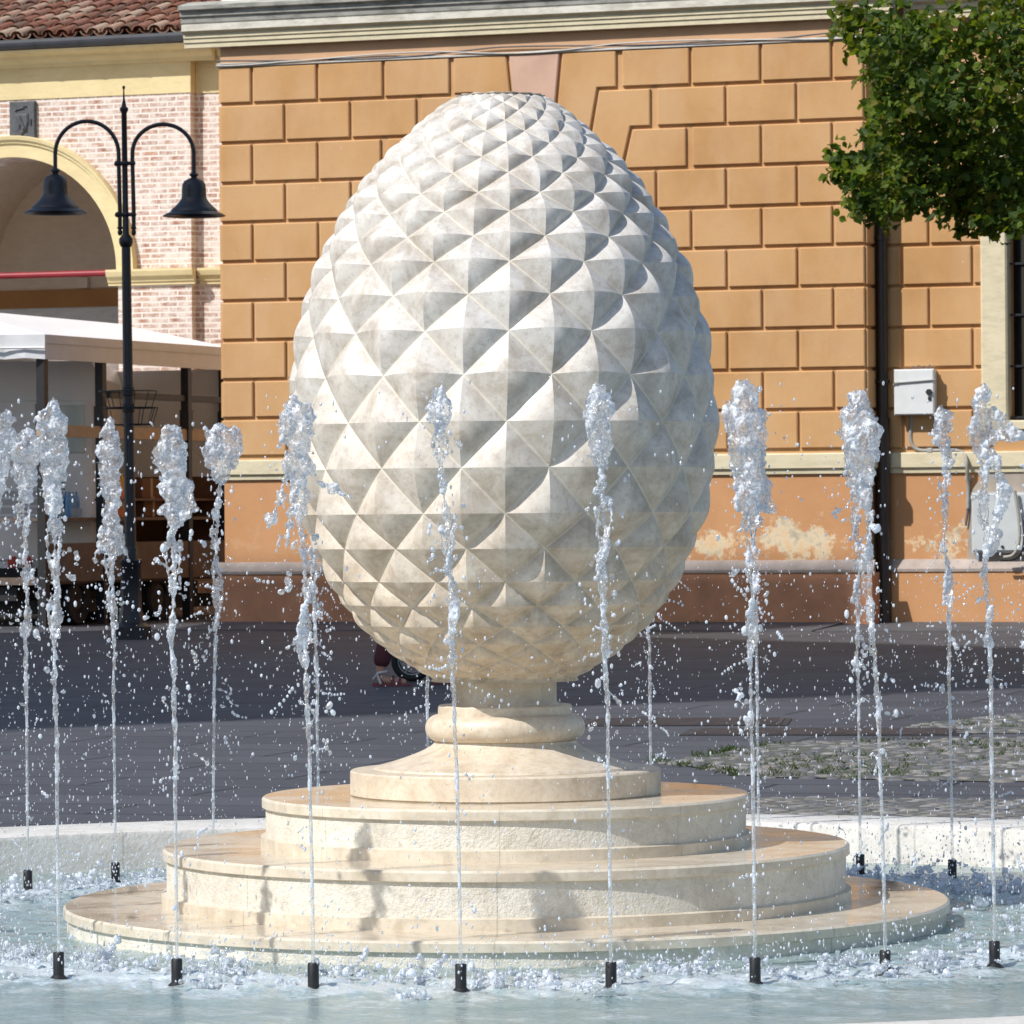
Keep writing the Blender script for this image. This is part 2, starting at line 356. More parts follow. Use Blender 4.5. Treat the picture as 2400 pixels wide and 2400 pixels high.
    def build(s, name, mats, parent=None, loc=None, weld=False):
        me = bpy.data.meshes.new(name); off = Vector(loc) if loc is not None else Vector((0, 0, 0))
        me.from_pydata([tuple(Vector(p) - off) for p in s.v], [], s.f)
        for m in (mats if isinstance(mats, (list, tuple)) else [mats]): me.materials.append(m)
        me.polygons.foreach_set('material_index', s.mi); me.polygons.foreach_set('use_smooth', s.sm)
        bm = bmesh.new(); bm.from_mesh(me)
        if weld: bmesh.ops.remove_doubles(bm, verts=bm.verts, dist=1e-5)
        bmesh.ops.recalc_face_normals(bm, faces=bm.faces); bm.to_mesh(me); bm.free()
        o = bpy.data.objects.new(name, me); COL.objects.link(o); o.location = off; WPOS[o.name] = off
        if parent is not None: hang(o, parent)
        return o
ICO = {}
for sub in (1, 2, 3):
    b = bmesh.new(); bmesh.ops.create_icosphere(b, subdivisions=sub, radius=1)
    ICO[sub] = ([tuple(v.co) for v in b.verts], [[v.index for v in f.verts] for f in b.faces]); b.free()
def hang(o, parent):                          # every object is built in world space: its matrix is a plain translation
    o.parent = parent; o.matrix_parent_inverse = Matrix.Translation(WPOS.get(parent.name, Vector(parent.location))).inverted()
WPOS = {}
def thing(name, label, cat, loc=(0, 0, 0), group=None):
    o = bpy.data.objects.new(name, None); COL.objects.link(o); o.location = loc; o.empty_display_size = .2; WPOS[o.name] = Vector(loc)
    o['label'] = label; o['category'] = cat
    if group: o['group'] = group
    return o
def tag(o, label, cat, group=None, kind=None):
    o['label'] = label; o['category'] = cat
    if group: o['group'] = group
    if kind: o['kind'] = kind
    return o
def struct(o): o['kind'] = 'structure'; return o
def XYZ(a, b, c): return Vector((a, b, c))

# ================================================================== GROUND
CX, CYY = -.027, 14.08                         # fountain axis
g = MB(); nr = 96
ring = [1, 60]
def gring(r): return [(CX + r * math.cos(2 * math.pi * k / nr), CYY + r * math.sin(2 * math.pi * k / nr), 0) for k in range(nr)]
inner = [(x, y - .76, z) for x, y, z in gring(3.6)]; vs = inner + [(CX + 300 * math.cos(2 * math.pi * k / nr), CYY + 300 * math.sin(2 * math.pi * k / nr), 0) for k in range(nr)]
g.add(vs, [(k, (k + 1) % nr, nr + (k + 1) % nr, nr + k) for k in range(nr)])
struct(g.build('ground', MT['paving']))
b = MB(); b.lathe([(0, -.34), (3.5, -.34)], (CX, CYY - .76, 0), 96); struct(b.build('pool_floor', MT['basin_floor']))

# concrete apron along the facade
b = MB()
s0, _ = fac(400, 1440); b.sweep([(1.3, -.02), (1.3, .012), (0, .07), (-.6, .07)], W, -.1, 7.2)
b.sweep([(1.2, -.02), (1.2, .008), (-.38, .06), (-.5, .06)], W, 7.2, 16)
struct(b.build('pavement', MT['asphalt']))

# cobble patches (real stones bedded in a soil sheet) and the ring of setts round the basin
def pip(x, y, poly):
    c = False; n = len(poly)
    for i in range(n):
        (x0, y0), (x1, y1) = poly[i], poly[(i + 1) % n]
        if (y0 > y) != (y1 > y) and x < (x1 - x0) * (y - y0) / (y1 - y0) + x0: c = not c
    return c
PA = [(.74, 22.2), (1.46, 24.0), (2.5, 24.3), (4.6, 24.6), (7.5, 25.2), (7.5, 20.2), (4.6, 20.35), (2.2, 20.4), (1.16, 20.9)]
PB = [(2.0, 24.9), (2.5, 26.2), (3.3, 27.6), (5, 28.5), (7.5, 29.2), (7.5, 25.6), (4.6, 25.05), (3.0, 24.75)]
b = MB()
for P in (PA, PB): b.add([(x, y, .004) for x, y in P], [tuple(range(len(P)))])
n2 = 80; rr0, rr1 = 3.87, 6.15
def rp(r, k): t = R(-8) + R(92) * k / n2; return (CX + r * math.cos(t), CYY - .76 + r * math.sin(t), .006)
b.add([rp(rr0, k) for k in range(n2 + 1)] + [rp(rr1, k) for k in range(n2 + 1)], [(k, k + 1, n2 + 2 + k, n2 + 1 + k) for k in range(n2)])
struct(b.build('path_bed', MT['joint']))
def cobble(mb, x, y, rx, ry, h, rot, mi):
    pts = []; m = 9; c, s_ = math.cos(rot), math.sin(rot); jit = [random.uniform(.72, 1.15) for _ in range(m)]
    for f, z in ((1, .0), (.93, h * .65), (.6, h)):
        for k in range(m):
            t = 2 * math.pi * k / m; e = .55; a = math.copysign(abs(math.cos(t)) ** e, math.cos(t)) * rx * f * jit[k]; q = math.copysign(abs(math.sin(t)) ** e, math.sin(t)) * ry * f * jit[k]
            pts.append((x + a * c - q * s_, y + a * s_ + q * c, z))
    fs = [(r * m + k, r * m + (k + 1) % m, (r + 1) * m + (k + 1) % m, (r + 1) * m + k) for r in (0, 1) for k in range(m)] + [tuple(2 * m + k for k in range(m))]
    mb.add(pts, fs, mi, True)
b = MB(); gr = MB()
def tuft(x, y, n=9, h=.05):
    for _ in range(n):
        a = random.uniform(0, 6.28); l = h * random.uniform(.5, 1.2); dx, dy = math.cos(a) * .03, math.sin(a) * .03
        px, py = x + random.gauss(0, .03), y + random.gauss(0, .03); w = .004
        gr.add([(px - w, py, 0), (px + w, py, 0), (px + dx, py + dy, l)], [(0, 1, 2)])
for P in (PA, PB):
    x0 = min(p[0] for p in P); y0 = min(p[1] for p in P); x = x0
    while x < 6.6:
        y = y0
        while y < max(p[1] for p in P):
            xx, yy = x + random.gauss(0, .022), y + random.gauss(0, .028)
            if pip(xx, yy, P):
                cobble(b, xx, yy, random.uniform(.028, .05), random.uniform(.036, .066), random.uniform(.002, .013), random.uniform(-.5, .5), random.randrange(4))
                if random.random() < (.30 if mnoise.noise((xx * 1.1, yy * .8, 3)) > .02 else .05): tuft(xx + .055, yy + .05, 9, .028)
            y += .115
        x += .094
for P, n in ((PA, 60),):
    for i in range(len(P)):
        (x0, y0), (x1, y1) = P[i], P[(i + 1) % len(P)]
        if i in (0, 8):
            for k in range(11):
                t = random.random(); tuft(x0 + (x1 - x0) * t + random.gauss(0, .05), y0 + (y1 - y0) * t + random.gauss(0, .05), 12, .034)
r = rr0 + .1
while r < rr1:
    k = 0; st = .1 / r; t = R(-5)
    while t < R(83):
        tt = t + random.gauss(0, .1 * st); cobble(b, CX + r * math.cos(tt), CYY - .76 + r * math.sin(tt), .046, .042, random.uniform(.006, .013), tt + 1.57, random.randrange(4)); t += st
    r += .094
struct(b.build('path', [MT['cob%d' % k] for k in range(4)]))
# weeds at the wall foot
for _ in range(70):
    s_, z_ = fac(random.uniform(1615, 1712), 1478); p = W(s_, random.uniform(.1, .35), .0); tuft(p.x, p.y, 5, random.uniform(.04, .1))
tag(gr.build('grass', MT['grass']), 'short green grass and weeds in the joints of the cobbles', 'grass', kind='stuff')
for (x, y, wx, wy, rot, lab) in ((1.02, 26.4, .62, .42, -.1, 'rusty iron ground cover farther from the fountain, flush in grey paving'), (1.75, 25.1, .78, .34, -.15, 'long rusty iron ground cover flush in paving nearer the cobbles')):
    c, s_ = math.cos(rot), math.sin(rot)
    T = lambda a, q, z: Vector((x + a * c - q * s_, y + a * s_ + q * c, z))
    t = thing('ground_cover', lab, 'cover', (x, y, 0))
    m = MB(); m.box(T, -wx, wx, -wy, wy, -.02, .006); m.build('frame', MT['iron_dark'], t)
    m = MB(); m.box(T, -wx + .04, wx - .04, -wy + .04, wy - .04, -.01, .011)
    for k in range(-6, 7): m.box(T, -wx + .07, wx - .07, k * wy * .13 - .008, k * wy * .13 + .008, .009, .016)
    m.build('lid', MT['cover'], t)

# ================================================================== FOUNTAIN
C0 = Vector((CX, CYY, 0)); PXM = F_PX / CYY
ft = thing('stone_fountain', 'tall pale marble pine cone carved on round stepped pedestal amid water jets', 'fountain', (CX, CYY, -.34))
def tier(r, z0, z1):
    lip, base = .032, .034; p = []
    prof = [(r - .018, z0), (r + .004, z0), (r + .004, z0 + base), (r - .012, z0 + base + .004), (r - .012, z1 - lip - .004), (r, z1 - lip), (r, z1 - .007), (r - .007, z1), (0, z1)]
    mis = [1, 1, 1, 0, 0, 1, 1, 2]
    m = MB(); m.lathe([(a, z) for a, z in prof], (0, 0, 0), 160, mis=mis, smooth=False)
    return m
for (r, z0, z1) in ((1.400, -.34, .0288), (1.087, .0288, .205), (.773, .205, .363)):
    m = tier(r, z0, z1); o = m.build('step', [MT['hammered'], MT['band'], MT['wet']], ft); o.location = C0; WPOS[o.name] = C0.copy()
def fpart(name, prof, seg=96, mats=None, mis=None):
    m = MB(); m.lathe(prof, (0, 0, 0), seg, mis=mis)
    o = m.build(name, mats or MT['marble_base'], ft, weld=True); o.location = C0; WPOS[o.name] = C0.copy()
    o.data.set_sharp_from_angle(angle=R(35)); return o
fpart('plinth', [(.487, .363), (.487, .366), (.493, .368), (.493, .438), (.488, .443), (.40, .4445), (0, .4445)], 128)
flare = [(.42, .4447), (.415, .452)] + [(.225 + .19 * (1 - t) ** 1.55, .452 + .078 * t) for t in [k / 12 for k in range(1, 13)]] + [(.225, .533), (0, .533)]
fpart('foot', flare)
tor = [(0, .531), (.215, .531)] + [(.214 + .040 * math.cos(R(a)), .574 + .042 * math.sin(R(a))) for a in range(-90, 91, 12)] + [(0, .616)]
fpart('torus_ring', tor)
fpart('collar', [(0, .6155), (.213, .6155), (.213, .641), (.209, .646), (0, .646)])
fpart('neck', [(0, .6455), (.168, .6455), (.164, .66), (.164, .72), (.172, .735), (0, .735)])

# --- the cone: 15 columns of diamond pyramids on an egg
SIL = [(205, 0), (212, 62), (221, 98), (242, 128), (258, 155), (296, 199), (325, 228), (349, 256), (372, 281), (416, 317), (449, 344), (499, 373), (557, 404), (609, 432), (683, 459),
       (766, 482), (859, 497), (965, 506), (1020, 505), (1081, 501), (1146, 491), (1205, 479), (1262, 458), (1311, 436), (1336, 424), (1392, 396), (1433, 365), (1470, 336), (1508, 297), (1533, 262), (1555, 230), (1574, 196), (1593, 162)]
SZ = [(EYE + (1205 - y) / PXM, h / PXM) for y, h in SIL]
def env(z):
    if z >= SZ[0][0]: return 0
    for (z0, r0), (z1, r1) in zip(SZ, SZ[1:]):
        if z1 <= z <= z0: t = (z0 - z) / (z0 - z1); return r0 + (r1 - r0) * t
    return SZ[-1][1]
ROWS = [(217, 1), (226, 0), (240, 1), (258, 0), (281, 1), (306, 0), (333, 1), (366, 0), (403, 1), (449, 0), (494, 1), (551, 0), (611, 1), (688, 0), (774, 1), (877, 0), (986, 1), (1095, 0), (1203, 1),
        (1286, 0), (1364, 1), (1421, 0), (1470, 1), (1510, 0), (1541, 1), (1563, 0), (1580, 1), (1593, 0)]
RZ = []
for y, par in ROWS:
    z = EYE + (1205 - y) / PXM
    for _ in range(12):
        rr = max(0, env(z) - .02); z = EYE + (1205 - y) / F_PX * (CYY - rr)
    RZ.append(z)
N15 = 15; DTH = 2 * math.pi / N15
def rowz(t):
    t = max(0, min(len(RZ) - 1.0001, t)); i = int(t); f = t - i
    p0 = RZ[max(0, i - 1)]; p1 = RZ[i]; p2 = RZ[i + 1]; p3 = RZ[min(len(RZ) - 1, i + 2)]
    return p1 + .5 * f * (p2 - p0 + f * (2 * p0 - 5 * p1 + 4 * p2 - p3 + f * (3 * (p1 - p2) + p3 - p0)))
def rowtw(t):
    y = ROWS[int(max(0, min(len(ROWS) - 1, round(t))))][0]; return R(max(.6, min(3.4, 3.2 - .0042 * (y - 500))))
def esm(z): return (env(z - .02) + env(z) + env(z + .02)) / 3 if SZ[-1][0] + .02 < z < SZ[0][0] - .03 else env(z)
m = MB(); NS = 7; EDG = []
for i in range(len(ROWS)):
    for k in range(N15):
        half = ROWS[i][1] == 1                              # apex columns sit half a step from this row's vertices
        tc = k * DTH + (DTH / 2 if half else 0)
        zc = rowz(i); rc = esm(zc); Hh = 0
        def P(a, b):
            t = i + (a + b - 1); z = rowz(max(0, min(len(ROWS) - 1, t))); th = tc + (a - b) * DTH / 2
            mm = max(abs(2 * a - 1), abs(2 * b - 1)); ez = esm(z); Hh = min(.165 * ez * DTH, .039); h = Hh * (1 - mm ** 1.8)
            r = max(.004, ez - Hh * .9 + h); tw = R(max(.6, min(3.4, 3.2 - .0042 * (1205 - (z - EYE) * PXM - 500))))
            return (r * math.sin(th + tw), -r * math.cos(th + tw), z + h * (.22 if z > 1.6 else 0))
        # four facets, each its own smooth patch so the creases stay crisp
        for q in range(4):
            vs = []; idx = {}
            for u in range(NS + 1):
                for w in range(u + 1):
                    f = u / NS; g_ = (w / u * 2 - 1) if u else 0
                    d = [(-f, g_ * f), (f, g_ * f), (g_ * f, -f), (g_ * f, f)][q]
                    EDG.append(f); idx[u, w] = len(vs); vs.append(P(.5 + d[0] / 2, .5 + d[1] / 2))
            fs = []
            for u in range(NS):
                for w in range(u + 1):
                    fs.append((idx[u, w], idx[u + 1, w], idx[u + 1, w + 1]))
                    if w < u: fs.append((idx[u, w], idx[u + 1, w + 1], idx[u, w + 1]))
            # outward winding
            a_, b_, c_ = (Vector(vs[j]) for j in fs[-1]); nrm = (b_ - a_).cross(c_ - a_); cen = (a_ + b_ + c_) / 3
            if nrm.dot(Vector((cen.x, cen.y, (cen.z - 1.5) * .3))) < 0: fs = [f[::-1] for f in fs]
            m.add(vs, fs, 0, True)
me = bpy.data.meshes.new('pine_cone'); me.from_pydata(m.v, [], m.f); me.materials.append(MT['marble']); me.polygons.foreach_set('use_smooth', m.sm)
at_ = me.attributes.new('seam', 'FLOAT', 'POINT'); at_.data.foreach_set('value', EDG)
cone = bpy.data.objects.new('pine_cone', me); COL.objects.link(cone); cone.location = C0; WPOS[cone.name] = C0.copy(); hang(cone, ft)
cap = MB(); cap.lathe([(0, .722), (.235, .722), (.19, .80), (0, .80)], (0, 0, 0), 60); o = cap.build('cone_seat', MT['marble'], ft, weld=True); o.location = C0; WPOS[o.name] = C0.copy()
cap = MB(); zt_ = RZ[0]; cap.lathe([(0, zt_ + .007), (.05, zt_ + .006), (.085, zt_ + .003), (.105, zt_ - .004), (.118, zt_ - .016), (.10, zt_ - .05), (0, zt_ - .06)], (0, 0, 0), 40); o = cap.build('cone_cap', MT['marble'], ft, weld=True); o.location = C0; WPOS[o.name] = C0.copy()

# basin rim
bz = thing('fountain_basin', 'low round pale stone kerb that holds the fountain water', 'basin', (CX, CYY, -.34))
BCY, BR = CYY - .76, 3.36                      # the pool is wider towards the camera than behind the cone
m = MB(); m.lathe([(BR, -.34), (BR, .075), (BR + .006, .087), (BR + .02, .093), (BR + .48, .090), (BR + .495, .083), (BR + .50, .07), (BR + .50, -.05)], (0, 0, 0), 220)
o = m.build('kerb', MT['rim'], bz, weld=True); o.location = (CX, BCY, 0); WPOS[o.name] = Vector(o.location); o.data.set_sharp_from_angle(angle=R(40))
# --- water surface
WL = -.052
m = MB(); NA, NRS = 460, 100
def rout(t): return math.sqrt((BR + .01) ** 2 - (0.76 * math.cos(t)) ** 2) - 0.76 * math.sin(t)
RR = 2.076
nozz = [(7.9 + 11.25 * k) for k in range(32)]
npos = [(RR * math.sin(R(a)), -RR * math.cos(R(a))) for a in nozz]
def wz(x, y):
    r = math.hypot(x, y); e = math.exp(-((r - 1.93) / .30) ** 2); ed = math.exp(-((r - 1.42) / .12) ** 2)
    a = .004 + .022 * e + .010 * ed
    p = Vector((x * 9, y * 9, 1.3)); h = mnoise.noise(p) * .55 + (1 - abs(mnoise.noise(p * 2.3 + Vector((3, 1, 7)))) * 2) * .55 + mnoise.noise(p * 5.5) * .35 * e + mnoise.noise(p * 11) * .25 * e
    return WL + a * h + .012 * e
vs = []
for i in range(NRS):
    for k in range(NA):
        t = 2 * math.pi * k / NA; r = 1.385 + (rout(t) - 1.385) * i / (NRS - 1); x, y = r * math.cos(t), r * math.sin(t); vs.append((x, y, wz(x, y)))
m.add(vs, [(i * NA + k, i * NA + (k + 1) % NA, (i + 1) * NA + (k + 1) % NA, (i + 1) * NA + k) for i in range(NRS - 1) for k in range(NA)], 0, True)
o = m.build('water', MT['pool']); o.location = C0; struct(o)

# --- nozzles: one pipe on a flange, copied round the ring
def tree_copy(root, loc, label, group):
    r_ = root.copy(); COL.objects.link(r_); r_.location = loc; r_['label'] = label; r_['group'] = group
    for ch in root.children:
        c_ = ch.copy(); COL.objects.link(c_); c_.parent = r_
        c_.matrix_parent_inverse = ch.matrix_parent_inverse.copy()
        for gch in ch.children:
            d_ = gch.copy(); COL.objects.link(d_); d_.parent = c_; d_.matrix_parent_inverse = gch.matrix_parent_inverse.copy()
    return r_
PLACE = {0: 'in front of the pedestal, just right of its middle', -1: 'in front of the pedestal, just left of its middle', -2: 'in the front row, third from the left photo edge',
         -3: 'in the front row, second from the left photo edge', -4: 'in the front row, nearest the left photo edge', -5: 'outside the left photo edge in the front half of the ring', 1: 'in the front row before the right part of the steps',
         2: 'in the front row off the right end of the lowest step', 3: 'in the front row, nearest the right photo edge', 4: 'outside the right photo edge in the front half of the ring', 5: 'outside the right photo edge, fifth along the ring',
         6: 'at the far right outside the photo, sixth along the ring', 7: 'at the right rim outside the photo, seventh along the ring', 8: 'at the right outside the photo, eighth along the ring', 9: 'at the back right outside the photo, ninth along the ring', 10: 'at the back right just outside the photo edge',
         11: 'at the back right, nearest the right photo edge', 12: 'at the back right beside the lowest step end', 13: 'at the back right hidden behind the front right jet', 14: 'behind the plinth, seen right of the pedestal', 15: 'directly behind the pedestal to its right',
         16: 'directly behind the pedestal to its left', 17: 'behind the steps, seen left of the plinth', 18: 'behind the left part of the middle step', 19: 'at the back left beside the left step end', 20: 'at the back left, nearest the left photo edge',
         21: 'at the back left just outside the photo edge', 22: 'at the left outside the photo, tenth from the front', 23: 'at the left outside the photo, ninth from the front', 24: 'at the left rim outside the photo, eighth from the front', 25: 'at the left outside the photo, seventh from the front', 26: 'at the far left outside the photo, sixth from the front'}
NOZ_TOP = .034
n0 = None; NK = list(range(-5, 27))
def nloc(k): a = R(7.9 + 11.25 * k); return Vector((CX + RR * math.sin(a), CYY - RR * math.cos(a), -.12))
for k in NK:
    L = nloc(k); lab = 'black metal nozzle ' + PLACE[k]
    if n0 is None:
        n0 = thing('water_nozzle', lab, 'nozzle', L, 'nozzles round the fountain ring')
        m = MB(); m.lathe([(0, .0), (.0155, .0), (.0155, NOZ_TOP + .12 - .003), (.014, NOZ_TOP + .12), (.0085, NOZ_TOP + .12), (.0085, NOZ_TOP + .09), (0, NOZ_TOP + .09)], L, 16); m.build('pipe', MT['iron_dark'], n0, weld=True)
        m = MB(); m.lathe([(.016, .06), (.028, .062), (.029, .078), (.020, .086), (.0155, .090)], L, 16); m.build('flange', MT['iron_dark'], n0)
    else: tree_copy(n0, L, lab, 'nozzles round the fountain ring')

# --- jets
JT = {0: (1401, 897, 183, 75, 'E'), -1: (1028, 903, 112, 62, ''), -2: (690, 919, 270, 76, 'l'), -3: (400, 988, 232, 66, 'r'), -4: (121, 940, 250, 78, ''), -5: (15, 957, 270, 62, ''),
      1: (1745, 890, 300, 104, 'v'), 2: (2008, 916, 234, 92, ''), 3: (2300, 898, 82, 48, 'f'), 11: (2208, 945, 100, 52, ''), 12: (2003, 1015, 150, 50, ''), 19: (257, 980, 310, 60, 's'), 20: (57, 1000, 160, 72, ''),
      18: (520, 998, 122, 86, 'b'), 13: (1762, 1010, 160, 60, '')}
JL = {0: 'water jet with a tapering foam head against the right half of the cone', -1: 'thin water jet with a small detached foam head against the left half of the cone', -2: 'water jet before the left edge of the cone, throwing spray leftwards',
      -3: 'front water jet with a clear water bulge on its right, beside the lamp post', -4: 'tall foamy water jet left of the lamp post', -5: 'water jet cut by the left photo edge', 1: 'wide glassy water jet just right of the cone',
      2: 'tall foamy water jet before the brown downpipe', 3: 'water jet whose head fans out to the right photo edge', 11: 'slim water jet rising below the white meter box', 12: 'rear water jet half hidden beside the tall one before the downpipe',
      19: 'water jet with flaring skirt directly in front of the lamp post', 20: 'rear foamy water jet near the left photo edge', 18: 'rear water jet with ragged head before the orange corner', 13: 'rear water jet hidden behind the wide glassy one'}
tex = bpy.data.textures.new('ripple', 'CLOUDS'); tex.noise_scale = .011; tex.noise_depth = 2
tex2 = bpy.data.textures.new('lump', 'CLOUDS'); tex2.noise_scale = .038; tex2.noise_depth = 1
DG = None
drops = MB(); RD = random.Random(41)
def drop(p, r, rnd=RD):
    sub = 2 if r > .005 else 1; st = rnd.uniform(1.0, 1.7) if r > .003 else rnd.uniform(1.2, 3.2)
    drops.ball(p, r, sub, 0, (rnd.uniform(.8, 1.1), rnd.uniform(.8, 1.1), st))
def liquid(m, name, label, loc, disp=.012):
    me = bpy.data.meshes.new(name); me.from_pydata(m.v, [], m.f); tmp = bpy.data.objects.new('tmp', me); COL.objects.link(tmp)
    r_ = tmp.modifiers.new('r', 'REMESH'); r_.mode = 'VOXEL'; r_.voxel_size = .0034; r_.use_smooth_shade = True
    s_ = tmp.modifiers.new('s', 'SMOOTH'); s_.iterations = 4; s_.factor = .5
    dg = bpy.context.evaluated_depsgraph_get(); out = bpy.data.meshes.new_from_object(tmp.evaluated_get(dg)); out.name = name
    mv = []
    for v in out.vertices:
        c, n = v.co, v.normal; w = 1.0 if name == 'splash_foam' else max(.05, min(1, (c.z - .42) / .75))
        q = disp * w * (1.15 * mnoise.noise(c * 30) + .62 * mnoise.noise(c * 85) + (.40 * mnoise.noise(c * 190) if w > .4 else 0)); mv += [c.x + n.x * q, c.y + n.y * q, c.z + n.z * q]
    out.vertices.foreach_set('co', mv)
    bpy.data.objects.remove(tmp); bpy.data.meshes.remove(me)
    out.transform(Matrix.Translation(-Vector(loc))); out.materials.clear(); out.materials.append(MT['foam' if name == 'splash_foam' else 'jet'])
    out.polygons.foreach_set('use_smooth', [True] * len(out.polygons))
    o = bpy.data.objects.new(name, out); COL.objects.link(o); o.location = loc
    tag(o, label, 'water jet', 'water jets round the fountain'); return o
def chain(m, pts, r0, r1, rnd, step=.5):
    for a, b_ in zip(pts, pts[1:]):
        d = (b_ - a).length; n = max(2, int(d / (step * min(r0, r1) + .0015)))
        ph_ = rnd.uniform(0, 6)
        for i in range(n):
            t = i / n; bead = .72 + .55 * math.sin(ph_ + t * d * 260); r = (r0 + (r1 - r0) * t) * bead * rnd.uniform(.8, 1.15)
            if r > .0021: m.ball(a + (b_ - a) * t + Vector((rnd.gauss(0, .0012), rnd.gauss(0, .0012), 0)), r, 1)
for k in NK:
    rnd = random.Random(100 + k); L = nloc(k); base = Vector((L.x, L.y, NOZ_TOP - .004)); vis = k in JT
    if vis:
        tx, ty, hl, hw, kind = JT[k]; top = at(tx, ty, L.y); hl *= L.y / F_PX; hw *= 1.32 * L.y / F_PX
    else:
        hl, hw, kind = rnd.uniform(.15, .32), rnd.uniform(.06, .09), ''; top = base + Vector((rnd.gauss(0, .03), rnd.gauss(0, .02), rnd.uniform(1.36, 1.52)))
    H = top.z - base.z; lean = Vector((top.x - base.x, top.y - base.y, 0))
    def axis(t): return Vector((base.x + lean.x * t ** 1.7, base.y + lean.y * t ** 1.7, base.z + H * t))
    m = MB(); th = 1 - hl / H; ph = [rnd.uniform(0, 6.28) for _ in range(6)]
    # column: smooth at the nozzle, beaded and stranded higher up
    zz = 0.0; lump = 1.0
    while zz < th + .02:
        t = zz; w = max(0, min(1, (t - .28) / .45)); c = axis(t)
        c += Vector((math.sin(t * 17 + ph[0]) + .5 * math.sin(t * 41 + ph[1]), math.sin(t * 19 + ph[2]) + .5 * math.sin(t * 37 + ph[3]), 0)) * .0055 * w
        bead = mnoise.noise((t * 26 + k * 9.7, 3.1, k)) ; bead2 = mnoise.noise((t * 70, k * 3.3, 1))
        rr = .0068 + .0022 * w + (.0060 * max(-.35, bead) + .0040 * max(-.4, bead2)) * (w * .95 + .03)
        gap = w > .75 and mnoise.noise((t * 19, k * 5.5, 8)) > .42 and kind not in 'Ev'
        if not gap: m.ball(c, max(.0042, rr), 1)
        if w > .55:                                    # side strands braided round the core
            for q in range(2):
                if mnoise.noise((t * 9, k * 2.2 + q * 7, 4)) > -.05:
                    off = Vector((math.cos(t * 23 + q * 2.6 + ph[4]), math.sin(t * 23 + q * 2.6 + ph[4]), 0)) * (.010 + .010 * w * rnd.uniform(.6, 1.2))
                    m.ball(c + off, rnd.uniform(.0038, .0075), 1)
        zz += .0042 / H * 1.0
        # falling drops about the column
        if rnd.random() < .26 * (w + .15): drop(c + Vector((rnd.gauss(0, .035), rnd.gauss(0, .035), 0)), rnd.uniform(.0018, .0058) * (1.5 if rnd.random() < .12 else 1))
    # head: clumped foamy mass, rounded on top
    nlev = max(8, int(hl / .010))
    for i in range(nlev):
        u = i / (nlev - 1); z = top.z - .016 - u * (hl - .01); c = axis((z - base.z) / H)
        prof = min(1, (u * 4.5 + .10) ** .5) * (1 - .55 * max(0, u - .35) / .65) * (.82 + .3 * mnoise.noise((u * 5, k * 1.7, 2)))
        hwid = hw * .5 * prof
        for j in range(3):
            a = rnd.uniform(0, 6.28); rad = hwid * rnd.uniform(.1, .5); rb = hwid * rnd.uniform(.38, .60)
            m.ball(c + Vector((math.cos(a) * rad, math.sin(a) * rad * .8, rnd.gauss(0, .004))), max(.006, rb), 2, 0, (1, 1, rnd.uniform(.8, 1.5)))
        for j in range(2):
            a = rnd.uniform(0, 6.28); rad = hwid * rnd.uniform(.55, .95)
            m.ball(c + Vector((math.cos(a) * rad, math.sin(a) * rad * .8, rnd.gauss(0, .004))), rnd.uniform(.0045, .011), 1, 0, (1, 1, rnd.uniform(.9, 1.8)))
        if rnd.random() < .45:                         # flung lumps and tongues
            a = rnd.uniform(0, 6.28); d = Vector((math.cos(a), math.sin(a), 0)); s0 = c + d * hwid * .7
            tip = s0 + d * rnd.uniform(.008, .030) + UP * rnd.uniform(-.03, .012)
            chain(m, [s0, tip], .0075, .0035, rnd)
        for _ in range(2):
            if rnd.random() < .6: drop(c + Vector((rnd.gauss(0, hw * .75), rnd.gauss(0, hw * .6), rnd.gauss(0, .03))), rnd.uniform(.0016, .0048))
    # water falling back beside the column
    nf = rnd.randint(6, 11) + (3 if kind else 0)
    for _ in range(nf):
        t = rnd.uniform(.35, th); c = axis(t); a = rnd.uniform(0, 6.28); d = Vector((math.cos(a), .7 * math.sin(a), 0)); p = c + d * rnd.uniform(.012, .06); pts = [p]
        for _ in range(rnd.randint(1, 4)): p = p + Vector((rnd.gauss(0, .013), rnd.gauss(0, .010), -rnd.uniform(.006, .024))) + d * rnd.uniform(-.004, .008); pts.append(p)
        chain(m, pts, rnd.uniform(.004, .0085), rnd.uniform(.003, .006), rnd)
    sgn = {'l': -1, 'r': 1, 'f': 1, 'v': 1, 's': 0, 'b': 1, 'E': 0}.get(kind, 0)
    hb = axis(th)
    def sheet(p0, p1, q1, q0, n=14, r=.0046, edge=.0075):   # thin film of water between four corners with a beaded hem
        for i in range(n + 1):
            u = i / n
            for j in range(n + 1):
                v = j / n; p = (p0.lerp(p1, u)).lerp(q0.lerp(q1, u), v) + Vector((0, .012 * math.sin(u * 5 + v * 4 + k), 0))
                m.ball(p, edge * rnd.uniform(.7, 1.3) if (j == n or i in (0, n)) else r, 1)
    V = lambda x, z: Vector((x, 0, z))
    if kind == 'r': sheet(hb + V(.0, .16), hb + V(.052, .10), hb + V(.062, .03), hb + V(.0, -.03), 16)
    if kind == 'l':
        chain(m, [hb + V(-.02, .14), hb + V(-.05, .05), hb + V(-.075, -.03), hb + V(-.09, -.06)], .016, .006, rnd)
        chain(m, [hb + V(.02, .12), hb + V(.05, .07), hb + V(.09, .05), hb + V(.15, .02)], .012, .004, rnd)
        chain(m, [hb + V(-.01, .05), hb + V(-.03, -.05), hb + V(-.04, -.12)], .013, .007, rnd)
